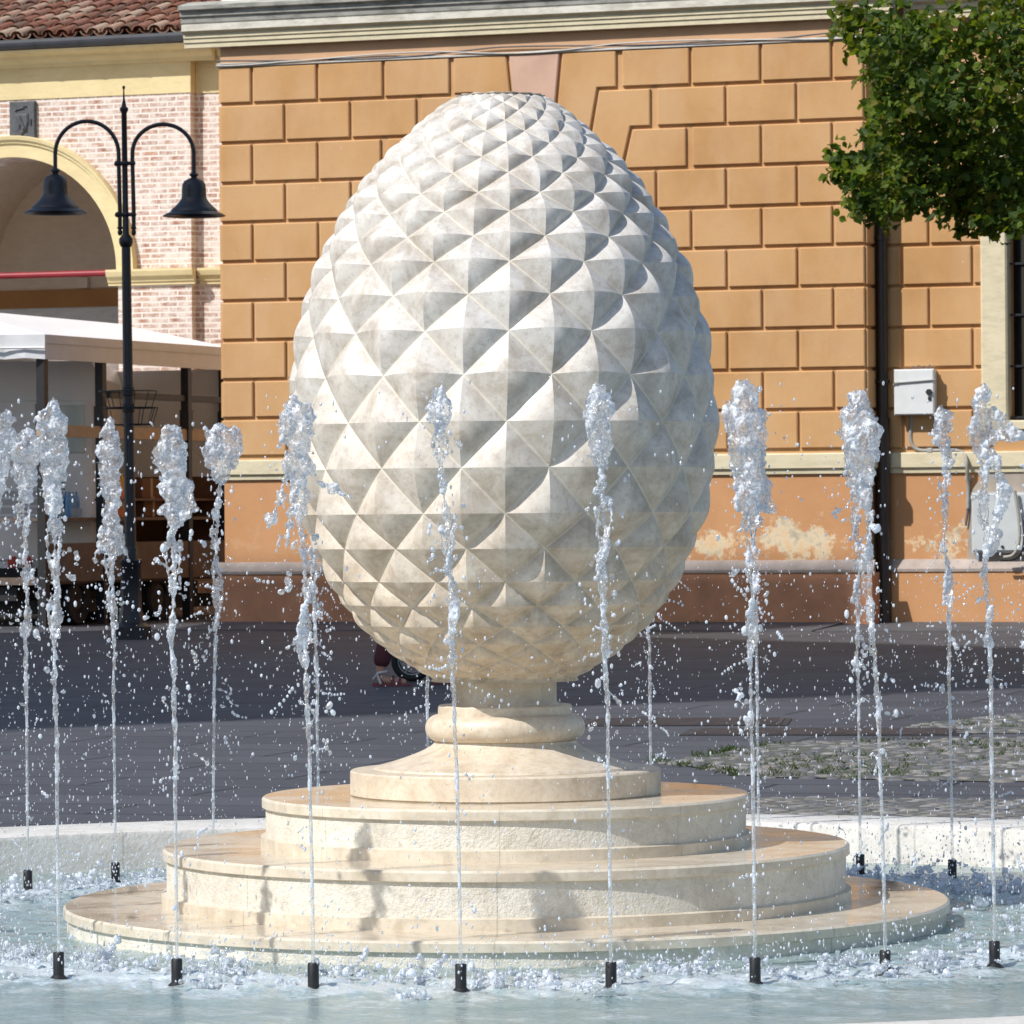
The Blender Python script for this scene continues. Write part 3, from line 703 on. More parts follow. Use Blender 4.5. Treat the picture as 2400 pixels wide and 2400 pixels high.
    if kind == 'v':
        sheet(axis(.93) + V(-.05, 0), axis(.93) + V(.055, 0), hb + V(.035, .02), hb + V(-.03, .02), 20)
        sheet(hb + V(.02, .10), hb + V(.045, .12), hb + V(.075, -.01), hb + V(.02, .0), 12)
    if kind == 'f':
        sheet(top + V(-.015, -.05), top + V(.03, -.08), top + V(.13, -.155), top + V(-.03, -.17), 24)
        chain(m, [top + V(.03, -.07), top + V(.07, -.12), top + V(.12, -.15), top + V(.16, -.145)], .012, .016, rnd)
        chain(m, [top + V(-.03, -.12), top + V(-.02, -.19), top + V(.0, -.22)], .012, .009, rnd)
        chain(m, [hb + V(.03, -.1), hb + V(.06, -.2), hb + V(.03, -.32), hb + V(.02, -.4)], .020, .012, rnd)
    if kind == 's':
        for sg in (-1, 1):
            sheet(hb + V(0, .11), hb + V(sg * .035, .08), hb + V(sg * .05, -.01), hb + V(0, .0), 14)
            chain(m, [hb + V(sg * .03, .03), hb + V(sg * .055, -.01), hb + V(sg * .062, -.05)], .010, .007, rnd)
    if kind == 'b':
        chain(m, [top + V(-.02, -.04), top + V(-.05, -.02), top + V(-.075, .015)], .010, .004, rnd)
        sheet(top + V(-.03, -.06), top + V(.05, -.04), top + V(.045, -.15), top + V(-.01, -.14), 14)
    lab = JL.get(k) or ('jet from nozzle ' + PLACE[k])
    liquid(m, 'water_jet', lab, (L.x, L.y, NOZ_TOP), .010)

# --- splashes on the pool and drops in the air
sp = MB(); RS2 = random.Random(5)
for k in NK:
    L = nloc(k)
    for _ in range(9):
        a = R(7.9 + 11.25 * k) + RS2.gauss(0, .10); r = RS2.gauss(1.93, .16); r = max(1.43, r)
        x, y = r * math.sin(a), -r * math.cos(a); z = wz(x, y)
        for _ in range(RS2.randint(5, 16)):
            q = Vector((CX + x + RS2.gauss(0, .035), CYY + y + RS2.gauss(0, .035), z + abs(RS2.gauss(0, .012)))); sp.ball(q, RS2.uniform(.0028, .0066), 1, 0, (RS2.uniform(1, 2.4), RS2.uniform(1, 1.6), RS2.uniform(.5, 1.1)))
        if RS2.random() < .5:
            p = Vector((CX + x, CYY + y, z)); pts = [p]; d = Vector((RS2.gauss(0, 1), RS2.gauss(0, 1), 0)) * .018
            for _ in range(RS2.randint(2, 5)): p = p + d + UP * RS2.uniform(.004, .022); pts.append(p)
            chain(sp, pts, .009, .0035, RS2)
        for _ in range(13):
            drop((CX + x + RS2.gauss(0, .09), CYY + y + RS2.gauss(0, .09), z + abs(RS2.gauss(0, .055))), RS2.uniform(.0012, .0042), RS2)
o = liquid(sp, 'splash_foam', 'white churned foam and splashes on the water round the nozzles', (CX, CYY, 0), .015)
o['kind'] = 'stuff'; o['category'] = 'foam'; del o['group']
for _ in range(11500):
    if RD.random() < .72: a = R(7.9 + 11.25 * RD.choice(NK)) + RD.gauss(0, .036); r = RR + RD.gauss(0, .07)
    else: a = RD.uniform(0, 2 * math.pi); r = RD.gauss(2.05, .22)
    z = 1.10 * RD.random() ** 1.2
    if r < 1.2: continue
    drop((CX + r * math.sin(a), CYY - r * math.cos(a), z), min(.0044, .00105 * RD.random() ** -.42))
for _ in range(210):                             # torn ligaments of water among the drops
    a = R(7.9 + 11.25 * RD.choice(NK)) + RD.gauss(0, .03); r = RR + RD.gauss(0, .06); p = Vector((CX + r * math.sin(a), CYY - r * math.cos(a), .1 + 1.05 * RD.random()))
    d = Vector((RD.gauss(0, .006), RD.gauss(0, .004), -RD.uniform(.001, .006))); r0 = RD.uniform(.0025, .0052)
    for j in range(RD.randint(3, 9)):
        drops.ball(p, r0 * RD.uniform(.6, 1.2), 1, 0, (1, 1, 1.25)); d = d + Vector((RD.gauss(0, .0022), 0, RD.gauss(-.0008, .002))); p = p + d
tag(drops.build('water_droplets', MT['drop']), 'white sparkling drops of water scattered in the air between jets', 'spray', kind='stuff')

# ================================================================== ORANGE BUILDING
ob = thing('orange_building', 'orange plastered building with rusticated blocks and grey cornice behind the fountain', 'building', W(3.7, 0, 0))
S_END = fac(2027, 640)[0]; REC = -.447; S_FAR = S_END + 7
YJ = [248.4, 339.5, 434, 525.9, 617.8, 709.3, 802, 894, 984.5, 1074]
ZJ = [fac(524, y - 2)[1] for y in YJ]
Z_TOPC = fac(524, 157)[1]; ZS = [Z_TOPC] + ZJ
Z_STR1, Z_STR0, Z_STR00 = fac(560, 1079)[1], fac(560, 1112)[1], fac(560, 1125)[1]
Z_LED1, Z_LED0 = fac(560, 1320)[1], fac(560, 1346)[1]
Z_COR = fac(520, 112)[1]; Z_CT = fac(520, 14)[1]
wallm = MB()
# body: main block and recessed wing (with openings left for the windows)
WN0, WN1, WNZ0, WNZ1 = fac(1130, 700)[0], fac(1390, 700)[0], fac(1260, 1040)[1], fac(1260, 425)[1]
def flat(s0, s1, z0, z1, o): wallm.add([W(s0, o, z0), W(s1, o, z0), W(s1, o, z1), W(s0, o, z1)], [(0, 1, 2, 3)])
ZT = Z_CT + 3.2
for (a, b_, c, d) in ((0, WN0, 0, ZT), (WN1, S_END, 0, ZT), (WN0, WN1, 0, WNZ0), (WN0, WN1, WNZ1, ZT)): flat(a, b_, c, d, 0)
for a in (WN0, WN1): wallm.add([W(a, 0, WNZ0), W(a, -.35, WNZ0), W(a, -.35, WNZ1), W(a, 0, WNZ1)], [(0, 1, 2, 3)])
for z in (WNZ0, WNZ1): wallm.add([W(WN0, 0, z), W(WN0, -.35, z), W(WN1, -.35, z), W(WN1, 0, z)], [(0, 1, 2, 3)])
wallm.add([W(0, 0, 0), W(0, -9, 0), W(0, -9, ZT), W(0, 0, ZT)], [(0, 1, 2, 3)])
wallm.add([W(S_END, 0, 0), W(S_END, REC, 0), W(S_END, REC, ZT), W(S_END, 0, ZT)], [(0, 1, 2, 3)])
wallm.add([W(0, 0, ZT), W(S_END, 0, ZT), W(S_END, -9, ZT), W(0, -9, ZT)], [(0, 1, 2, 3)])
# right-hand window of the wing
RW0, RWZ0, RWZ1 = fac(2363, 900, REC)[0], fac(2363, 985, REC)[1], fac(2363, 250, REC)[1]; RW1 = RW0 + 1.15
for (a, b_, c, d) in ((S_END, RW0, 0, ZT), (RW1, S_FAR, 0, ZT), (RW0, RW1, 0, RWZ0), (RW0, RW1, RWZ1, ZT)): flat(a, b_, c, d, REC)
for a in (RW0, RW1): wallm.add([W(a, REC, RWZ0), W(a, REC - .3, RWZ0), W(a, REC - .3, RWZ1), W(a, REC, RWZ1)], [(0, 1, 2, 3)])
for z in (RWZ0, RWZ1): wallm.add([W(RW0, REC, z), W(RW0, REC - .3, z), W(RW1, REC - .3, z), W(RW1, REC, z)], [(0, 1, 2, 3)])
GW, BP, CH = .017, .034, .012                # half groove, block projection, chamfer
def blk(s0, s1, z0, z1, o=0): 
    if s1 - s0 > .06: wallm.block([(s0 + GW, z0 + GW), (s1 - GW, z0 + GW), (s1 - GW, z1 - GW), (s0 + GW, z1 - GW)], o + .001, o + BP, CH)
BW = .792; SJ1 = fac(590, 205)[0] + .012; SJ0 = SJ1 - BW / 2
sM = fac(1255, 250)[0]
for ci in range(10):
    z1, z0 = ZS[ci], ZS[ci + 1]; s = SJ1 if ci % 2 == 0 else SJ1 + BW / 2
    js = [0.0]; q = s - BW * 2
    while q < S_END - .12:
        if .12 < q < sM: js.append(q)
        if sM < q + BW / 2 < S_END - .12: js.append(q + BW / 2)     # the bond is mirrored beyond the arch
        q += BW
    js = sorted(set(js))
    js.append(S_END)
    if ci == 0: gap = (fac(1057, 190)[0], fac(1449, 190)[0])
    elif ci == 1: gap = (fac(985, 280)[0], fac(1529, 280)[0])
    elif ci == 2: gap = (fac(897, 360)[0], fac(1613, 360)[0])
    elif z0 < WNZ1 and z1 > WNZ0 - .1: gap = (WN0 - .17, WN1 + .17)
    else: gap = None
    for a, b_ in zip(js, js[1:]):
        if gap is None or b_ <= gap[0] + .02 or a >= gap[1] - .02: blk(a if a > 0 else GW * -1 - .002, b_ if b_ < S_END else S_END + GW + .002, z0, z1)
        else:
            if a < gap[0]: blk(a, gap[0], z0, z1)
            if b_ > gap[1]: blk(gap[1], b_, z0, z1)
# quoin ends on both returns so the corners read as blocks
for ci in range(10):
    z1, z0 = ZS[ci] - GW, ZS[ci + 1] + GW
    TL = lambda a, o, z: O + NN * (-a) + U * (-o) + UP * z; wallm.block([(.0, z0), (.40, z0), (.40, z1), (.0, z1)], .001, BP, CH, TL)
    TR = lambda a, o, z: W(S_END, 0, 0) + NN * (-a) + U * o + UP * z; wallm.block([(.0, z0), (-REC, z0), (-REC, z1), (.0, z1)], .001, BP, CH, TR)
    # the wing
    s = S_END + .30 + (.0 if ci % 2 else .30); js = [S_END + .02, s]
    while js[-1] < S_FAR: js.append(js[-1] + BW * .98)
    for a, b_ in zip(js, js[1:]):
        if z0 < RWZ1 + .2 and z1 > RWZ0 - .1:
            if a < RW0 - .2: wallm_b = (a, min(b_, RW0 - .165))
            elif b_ > RW1 + .2: wallm_b = (max(a, RW1 + .165), b_)
            else: continue
            blk(wallm_b[0], wallm_b[1], ZS[ci + 1], ZS[ci], REC)
        else: blk(a, b_, ZS[ci + 1], ZS[ci], REC)
# voussoirs of the flat arch over the middle window (stepped outline)
def px_poly(pts): return [fac(x, y) for x, y in pts]
def grow(poly, d=.0): return poly
zc = [ZS[0], ZS[1], ZS[2], ZS[3]]
sM = fac(1255, 250)[0]
def xs(px, py): return fac(px, py)[0] - sM
D1 = [(xs(1402, 217), zc[1]), (xs(1388, 300), zc[2]), (xs(1374, 385), zc[3])]
D2 = [(xs(1480, 308), zc[2]), (xs(1461, 375), zc[3])]
KT, KB = xs(1317, 160), xs(1292, 345)
for sg in (1, -1):
    def mir(p): return [(sM + sg * x, z) for x, z in p]
    e = GW
    # first stepped voussoir: from the keystone out to the course-one joint, then down along its slant
    wallm.block(mir([(KT + e, zc[0] - e), (xs(1449, 170) - e, zc[0] - e), (xs(1449, 205) - e, zc[1] + e), (D1[0][0] - e * .2, zc[1] + e), (D1[1][0] - e, zc[2]), (D1[2][0] - e, zc[3] + e), (KB + e, zc[3] + e)]), .001, BP, CH)
    wallm.block(mir([(D1[0][0] + e * 1.2, zc[1] - e), (xs(1529, 250) - e, zc[1] - e), (xs(1529, 300) - e, zc[2] + e), (D2[0][0] - e * .2, zc[2] + e), (D2[1][0] - e, zc[3] + e), (D1[2][0] + e, zc[3] + e), (D1[1][0] + e, zc[2])]), .001, BP, CH)
for sg in (1, -1):
    wallm.block([(sM + sg * x, z) for x, z in [(D2[0][0] + GW * 1.2, zc[2] - GW), (xs(1613, 360) - GW, zc[2] - GW), (xs(1613, 360) - GW, zc[3] + GW), (D2[1][0] + GW, zc[3] + GW)]], .001, BP, CH)
o_wall = wallm.build('wall', MT['plaster'], ob)
ks = MB(); ks.block([(sM - KT + GW, zc[0] - GW), (sM + KT - GW, zc[0] - GW), (sM + KB - GW, zc[3] + GW), (sM - KB + GW, zc[3] + GW)], .001, BP + .004, CH); ks.build('keystone', MT['plaster_key'], ob)
fz = MB(); fz.box(W, -.004, S_END + .004, .001, .010, Z_TOPC + .012, Z_COR); fz.box(W, S_END + .012, S_FAR, REC + .001, REC + .010, Z_TOPC + .012, Z_COR); fz.build('frieze', MT['plaster_pink'], ob)
# cornice
h = Z_CT - Z_COR
cp = [(.0, 0), (.10, 0), (.10, .055), (.115, .062), (.115, .105), (.13, .115), (.13, .160), (.14, .170), (.205, .195), (.205, .275), (.225, .29), (.24, .35), (.28, .365), (.29, .42), (.365, .44), (.375, .485), (.0, .56)]
sc_ = h / .50; cpz = [(a if a <= .14 else .14 + (a - .14) * .58, Z_COR + z * sc_) for a, z in cp]; mis = [2, 2, 2, 2, 2, 2, 2, 2, 1, 1, 0, 0, 0, 0, 0, 0]
m = MB(); m.sweep(cpz, W, -.405, S_END + .36, mis=mis); m.sweep([(a + REC, z - .001) for a, z in cpz], W, S_END + .365, S_FAR + .3, mis=mis)
for i in range(len(cpz) - 1):                # return along the left side
    (o0, z0), (o1, z1) = cpz[i], cpz[i + 1]
    m.add([W(-o0, .0, z0), W(-o1, .0, z1), W(-o1, -9, z1), W(-o0, -9, z0)], [(0, 1, 2, 3)], mis[i])
m.build('cornice', [MT['cornice_grey'], MT['cornice_pale'], MT['cream']], ob)
m = MB(); m.box(W, .02, S_FAR, .002, .012, Z_CT + .02, ZT - .01); m.build('attic_wall', MT['attic'], ob)
# string course, ledge, plinth
sp_ = [(.0, Z_STR00), (.03, Z_STR00), (.034, Z_STR0 - .016), (.040, Z_STR0 - .006), (.06, Z_STR0), (.06, Z_STR1 - .012), (.045, Z_STR1), (.0, Z_STR1 + .004)]
m = MB(); m.sweep(sp_, W, -.06, S_END + .06); m.sweep([(a + REC, z) for a, z in sp_], W, S_END + .062, S_FAR)
TLs = lambda a, o, z: O + NN * (-a) + U * (-o) + UP * z
m.sweep(sp_, TLs, .0, 6); m.sweep(sp_, lambda a, o, z: W(S_END, 0, 0) + NN * (-a) + U * o + UP * z, .0, -REC - .06)
m.build('string_course', MT['cream'], ob)
lp = [(.0, Z_LED0), (.085, Z_LED0), (.09, Z_LED0 + .03), (.02, Z_LED1), (.0, Z_LED1 + .01)]
m = MB(); m.sweep(lp, W, -.09, S_END + .09); m.sweep(lp, TLs, 0, 6); m.sweep([(a + REC, z) for a, z in lp], W, S_END + .09, S_FAR); m.build('ledge', MT['ledge'], ob)
m = MB(); m.box(W, -.07, S_END + .07, -.3, .07, -.1, Z_LED0 - .002); m.build('plinth', MT['socle'], ob)
m = MB(); m.box(W, S_END + .072, S_FAR, REC - .3, REC + .07, -.1, Z_LED0 - .002); m.build('plinth', MT['plaster'], ob)
# windows
def window(s0, s1, z0, z1, o, fw):
    m = MB()
    for (a, b_, c, d) in ((s0 - fw, s0 + .01, z0, z1 + fw), (s1 - .01, s1 + fw, z0, z1 + fw), (s0 + .01, s1 - .01, z1 - .01, z1 + fw)):
        m.bbox(W, a, b_, o - .12, o + .075, c, d, .02)
    m.bbox(W, s0 - fw - .05, s1 + fw + .05, o - .12, o + .10, z0 - .11, z0 - .002, .015)
    f = m.build('window', MT['cream'], ob)
    m = MB(); m.box(W, s0, s1, o - .30, o - .28, z0, z1); m.build('pane', MT['glass'], f)
    m = MB()
    for k in range(1, 6): q = s0 + (s1 - s0) * k / 6; m.tube([W(q, o - .06, z0), W(q, o - .06, z1)], .011, 6)
    n = max(3, int((z1 - z0) / .5))
    for k in range(n + 1): z = z0 + .03 + (z1 - z0 - .06) * k / n; m.box(W, s0, s1, o - .075, o - .048, z - .012, z + .012)
    m.build('window_bars', MT['iron_dark'], f)
window(WN0, WN1, WNZ0, WNZ1, 0, .15); window(RW0, RW1, RWZ0, RWZ1, REC, fac(2363, 700, REC)[0] - fac(2303, 700, REC)[0])
# grey cement patch on the wing wall behind the low cabinet
cs0, cz1 = fac(2262, 1108, REC); _, cz0 = fac(2262, 1440, REC)
m = MB(); m.block([(cs0, cz0 + .3), (cs0 + .08, cz0), (cs0 + 2.2, cz0), (cs0 + 2.2, cz1), (cs0 + .22, cz1), (cs0 + .05, cz1 - .22)], REC + .001, REC + .012, .004); m.build('render_patch', MT['cement'], ob)

# cables strung along the wall
t = thing('wall_cable', 'pale bundle of electric cables strung along the orange wall under the cornice', 'cable', W(0, 0, Z_TOPC))
m = MB(); m.bbox(W, -.03, S_END + .03, .001, .045, Z_TOPC - .012, Z_TOPC + .010, .006); m.build('trunking', MT['cable'], t)
for q, (off, mt) in enumerate(((.030, 'cable'), (.052, 'cable_dark'), (.045, 'cable'))):
    m = MB(); pts = []
    for k in range(90):
        s = -.04 + (S_END + .5) * k / 89; z = Z_TOPC + off + .030 * math.sin(s * (1.3 + q * .3) + q * 2) * (1 if q else .5) - .016 * abs(math.sin(s * 1.6 + q))
        pts.append(W(s, .03 + .012 * q, z))
    m.tube(pts, .0085, 6); m.build('cable', MT[mt], t)
# downpipe in the corner
pc = fac(2068, 760, REC + .1)[0]
t = thing('downpipe', 'dark brown round downpipe in the corner beside the white meter box', 'downpipe', W(pc, REC + .1, 0))
def dp(z0, z1, r): m = MB(); m.tube([W(pc, REC + .12, z0), W(pc, REC + .12, z1)], r, 18); return m
dp(fac(2068, 990, REC)[1], 7.2, .062).build('pipe', MT['downpipe'], t)
dp(.05, fac(2068, 990, REC)[1], .078).build('lower_pipe', MT['downpipe'], t)
for z in (fac(2068, 985, REC)[1], fac(2068, 895, REC)[1], fac(2068, 560, REC)[1], .95):
    m = dp(z - .02, z + .02, .082); m.box(W, pc - .02, pc + .02, REC, REC + .06, z - .015, z + .015); m.build('collar', MT['downpipe'], t)
# white meter box
bs0, bz1 = fac(2095, 866, REC + .19); bs1, bz0 = fac(2190, 972, REC + .19)
t = thing('meter_box', 'white metal meter box with round lock hung on the orange wall', 'meter box', W(bs0, REC, bz0))
m = MB(); m.box(W, bs0 + .01, bs1 - .01, REC + .001, REC + .165, bz0 + .01, bz1 - .01); m.build('case', MT['whitebox'], t)
m = MB(); m.bbox(W, bs0, bs1, REC + .168, REC + .20, bz0, bz1, .014); d = m.build('door', MT['whitebox'], t)
ls, lz = fac(2178, 919, REC + .2)
m = MB(); m.tube([W(ls, REC + .198, lz), W(ls, REC + .225, lz)], .033, 18); m.box(W, ls - .012, ls + .02, REC + .198, REC + .215, lz - .085, lz - .05); m.build('lock', MT['rubber'], d)
m = MB(); z_ = bz1 - .15; m.tube([W(bs0 - .005, REC + .19, z_ - .012), W(bs0 + .03, REC + .212, z_), W(bs0 + .05, REC + .215, z_ + .008), W(bs1 - .02, REC + .212, z_ + .028), W(bs1 + .008, REC + .18, z_ + .03)], .009, 6)
for q in range(3): m.tube([W(bs0 - .005 + .02 * q, REC + .205, z_ - .02), W(bs0 + .02 + .02 * q, REC + .22, z_ + .012)], .006, 5)
m.build('wire_tie', MT['steel'], t)
m = MB()
for q in range(4): a = bs0 + .16 + .06 * q; m.tube([W(a, REC + .1, bz1 - .012), W(a + .03, REC + .11, bz1 + .035 + .01 * (q % 2)), W(a + .09, REC + .1, bz1 + .004)], .006, 5)
m.build('loose_wire', MT['cable_dark'], t)
# conduits
def smooth(pts, n=8):
    pts = [Vector(p) for p in pts]; out = []
    for i in range(len(pts) - 1):
        p0, p1, p2, p3 = pts[max(0, i - 1)], pts[i], pts[i + 1], pts[min(len(pts) - 1, i + 2)]
        for k in range(n):
            f = k / n; out.append(p1 + .5 * f * ((p2 - p0) + f * ((2 * p0 - 5 * p1 + 4 * p2 - p3) + f * (3 * (p1 - p2) + p3 - p0))))
    return out + [pts[-1]]
def wp(pts, o=.035): return smooth([W(*((lambda q: (q[0], REC + o + (.065 if 1065 < y < 1112 else 0), q[1]))(fac(x, y, REC + o)))) for x, y in pts])
t = thing('conduit', 'grey conduit looping from the meter box over the cream moulding', 'conduit', W(bs0 + .4, REC, bz0 - .5))
m = MB(); m.tube(wp([(2137, 965), (2135, 1000), (2134, 1025), (2140, 1045), (2155, 1055), (2180, 1056), (2215, 1056), (2240, 1056), (2258, 1062), (2268, 1078), (2270, 1100), (2269, 1140), (2268, 1192)]), .021, 10); m.build('tube', MT['conduit'], t)
m = MB(); m.tube(wp([(2268, 1190), (2267, 1206), (2263, 1232)]), .013, 8); m.build('cable_tail', MT['cable_dark'], t)
for x, y in ((2180, 1056), (2269, 1120)):
    p = fac(x, y, REC + .035); m = MB(); m.bbox(W, p[0] - .03, p[0] + .03, REC, REC + .062, p[1] - .028, p[1] + .028, .01); m.build('clip', MT['steel'], t)
# grey street cabinet
gs0, gz1 = fac(2275, 1154, REC + .15); _, gz0 = fac(2275, 1295, REC + .15)
t = thing('utility_cabinet', 'light grey utility cabinet with cables on the cement patch of the wall', 'cabinet', W(gs0, REC, gz0))
m = MB(); m.box(W, gs0, gs0 + 1.0, REC + .013, REC + .12, gz0, gz1); m.build('case', MT['cabinet'], t)
m = MB(); m.bbox(W, gs0 + .015, gs0 + .985, REC + .122, REC + .14, gz0 + .015, gz1 - .015, .01); d = m.build('door', MT['cabinet'], t)
m = MB(); m.tube([W(gs0 + .34, REC + .138, gz0 + .06), W(gs0 + .34, REC + .155, gz0 + .06)], .016, 12); m.build('lock', MT['iron_dark'], d)
t = thing('drain_hose', 'black and grey hose curling down in front of the grey cabinet', 'hose', W(gs0 + .5, REC, gz0))
m = MB(); m.tube(wp([(2378, 1150), (2386, 1200), (2390, 1250), (2384, 1285), (2372, 1302), (2352, 1306)], .20), .018, 8); m.build('hose', MT['conduit'], t)
m = MB(); m.tube(wp([(2400, 1210), (2402, 1260), (2395, 1292), (2375, 1310), (2345, 1312)], .23), .016, 8); m.build('cable', MT['rubber'], t)

# ================================================================== BRICK ARCADE (set back on the left)
BO = -6.0
def fb(px, py, o=BO): return fac(px, py, o)
bb = thing('brick_building', 'limewashed brick arcade building with yellow arch and tiled roof, left behind lamp post', 'building', W(-3, BO, 0))
def z1p(x, y): return fb(x * .41408, y * .41408)
sPR, _ = z1p(1080, 1000); sR2 = 2.0; RC2 = BO - .16
zE = z1p(1000, 350)[1]; zF0 = z1p(900, 531)[1]; zI1, zI0 = z1p(900, 1522)[1], z1p(900, 1612)[1]
aC = z1p(70, 1512); Ro = z1p(780, 1512)[0] - aC[0]; Ri = z1p(668, 1512)[0] - aC[0]; aS, aZ = aC[0], zI1
zTop = zF0; D = -.62
def arch_wall(m, s_l, s_r, z_t, o, rad, mi=0, n=28, thick=None):
    # front face with an arched opening of radius rad; jambs down to the ground
    def q(*p): m.add([W(a, o, z) for a, z in p], [tuple(range(len(p)))], mi)
    q((s_l, 0), (aS - rad, 0), (aS - rad, aZ), (s_l, aZ)); q((aS + rad, 0), (s_r, 0), (s_r, aZ), (aS + rad, aZ))
    q((s_l, aZ), (aS - rad, aZ), (aS - rad, z_t), (s_l, z_t)); q((aS + rad, aZ), (s_r, aZ), (s_r, z_t), (aS + rad, z_t))
    for i in range(n):
        a0, a1 = math.pi * i / n, math.pi * (i + 1) / n
        x0, x1 = aS + rad * math.cos(a0), aS + rad * math.cos(a1)
        q((x0, aZ + rad * math.sin(a0)), (x1, aZ + rad * math.sin(a1)), (x1, z_t), (x0, z_t))
def soffit(m, o0, o1, rad, mi=0, n=28, jamb=True):
    for i in range(n):
        a0, a1 = math.pi * i / n, math.pi * (i + 1) / n
        m.add([W(aS + rad * math.cos(a), o, aZ + rad * math.sin(a)) for a in (a0, a1) for o in (o0, o1)], [(0, 1, 3, 2)], mi)
    if jamb:
        for sg in (-1, 1): m.add([W(aS + sg * rad, o, z) for o in (o0, o1) for z in (0, aZ)], [(0, 1, 3, 2)], mi)
aS0 = aS; PITCH = 2 * Ri + 1.15
SLFT = aS0 - PITCH * 2.5
m = MB(); arch_wall(m, aS - PITCH / 2, sPR, zTop, BO, Ri); soffit(m, BO, BO + D, Ri); arch_wall(m, aS - PITCH / 2, sR2, zTop, BO + D, Ri)
for k in (1, 2):
    aS = aS0 - PITCH * k
    for o_ in (BO, BO + D): arch_wall(m, aS - PITCH / 2, aS + PITCH / 2, zTop, o_, Ri)
    soffit(m, BO, BO + D, Ri)
aS = aS0
m.add([W(sPR, BO, 0), W(sPR, RC2, 0), W(sPR, RC2, zTop), W(sPR, BO, zTop)], [(0, 1, 2, 3)])
m.add([W(sPR, RC2, 0), W(sR2, RC2, 0), W(sR2, RC2, zTop), W(sPR, RC2, zTop)], [(0, 1, 2, 3)])
m.build('wall', MT['brick'], bb)
# archivolt, imposts, frieze, eave mouldings
m = MB(); wdt = Ro - Ri
prof = [(0, .0), (0, .05), (wdt * .62, .05), (wdt * .64, .075), (wdt * .76, .08), (wdt * .80, .105), (wdt * .95, .115), (wdt, .06), (wdt, 0)]
n = 40
for i in range(n):
    a0, a1 = math.pi * i / n, math.pi * (i + 1) / n
    for (d0, o0), (d1, o1) in zip(prof, prof[1:]):
        m.add([W(aS + (Ri - .002 + d) * math.cos(a), BO + o, aZ + (Ri - .002 + d) * math.sin(a)) for a in (a0, a1) for d, o in ((d0, o0), (d1, o1))], [(0, 1, 3, 2)])
m.build('arch_moulding', MT['yellow'], bb)
ip = [(.0, zI0), (.04, zI0), (.04, zI1 - .17), (.06, zI1 - .16), (.07, zI1 - .12), (.11, zI1 - .09), (.13, zI1 - .03), (.13, zI1), (.0, zI1)]
m = MB(); m.sweep([(a + BO, z) for a, z in ip], W, aS + Ri - .12, sPR + .06); m.sweep([(a + RC2, z) for a, z in ip], W, sPR + .062, sR2); m.build('impost', MT['yellow'], bb)
m = MB(); m.sweep([(a + BO, z) for a, z in ip], W, aS - PITCH + Ri - .12, aS - Ri + .12); m.build('impost', MT['yellow'], bb)
m = MB(); m.box(W, SLFT, sPR + .01, BO - .6, BO + .012, zF0, zE + .25); m.box(W, sPR + .012, sR2, RC2 - .5, RC2 + .012, zF0, zE + .25); m.build('frieze', MT['yellow'], bb)
zg = z1p(600, 265)[1]
ep = [(.0, zE), (.05, zE + .005), (.06, zE + .05), (.12, zE + .10), (.14, zE + .14), (.30, zE + .17), (.32, zg - .03), (.0, zg)]
m = MB(); m.sweep([(a + BO, z) for a, z in ep], W, SLFT, sPR + .35); m.sweep([(a + RC2, z - .002) for a, z in ep], W, sPR + .352, sR2); m.build('eave_moulding', MT['yellow'], bb)
m = MB()
gp = [(.30 + .085 * math.cos(R(a)), zg + .06 + .085 * math.sin(R(a))) for a in range(180, 361, 20)] + [(.38, zg + .10), (.30, zg + .10)]
m.sweep([(a + BO, z) for a, z in gp], W, SLFT, z1p(1122, 210)[0] + .5)
k = SLFT + .3
while k < 0: m.sweep([(BO + .30 + .09 * math.cos(R(a)), zg + .06 + .09 * math.sin(R(a))) for a in range(180, 361, 20)], W, k, k + .05, caps=False); k += .62
m.build('gutter', MT['gutter'], bb)
# tiled roof
m = MB(); pit = R(19); zr = zg + .11
def RT(a, u, hgt): return W(a, BO + .36 - u * math.cos(pit), zr + u * math.sin(pit)) + (NN * math.sin(pit) + UP * math.cos(pit)) * hgt
m.add([RT(SLFT, 0, -.02), RT(1.6, 0, -.02), RT(1.6, 6, -.02), RT(SLFT, 6, -.02)], [(0, 1, 2, 3)], 2)
rt = random.Random(3); a = SLFT + .1; pitch = .215
while a < 1.5:
    for r_ in range(13):
        u0 = r_ * .37 + rt.gauss(0, .015); u1 = u0 + .44; dx = rt.gauss(0, .008); w0, w1 = .098, .078
        for up in (0, 1):
            n = 6; vs = []; base = (0 if up else pitch / 2)
            for (u, w, hh) in ((u0, w0, .040 if up else .005), (u1, w1, .015 if up else .0)):
                for k in range(n + 1):
                    t = math.pi * k / n; x = w * math.cos(t); y = w * .75 * math.sin(t)
                    vs.append(RT(a + base + dx + x, u, hh + (y if up else -y + .055)))
            lip = [RT(a + base + dx + (w0 - .016) * math.cos(math.pi * k / n), u0, (.040 + (w0 - .016) * .75 * math.sin(math.pi * k / n)) if up else (.005 - (w0 - .016) * .75 * math.sin(math.pi * k / n) + .055)) for k in range(n + 1)]
            ti = rt.choice((0, 0, 1, 1, 2, 3, 4, 4))
            m.add(vs, [(k, k + 1, n + 2 + k, n + 1 + k) for k in range(n)], ti, True)
            m.add(vs[:n + 1] + lip, [(k, k + 1, n + 2 + k, n + 1 + k) for k in range(n)], ti)
    a += pitch
m.build('roof', [MT['tile%d' % k] for k in range(5)], bb)
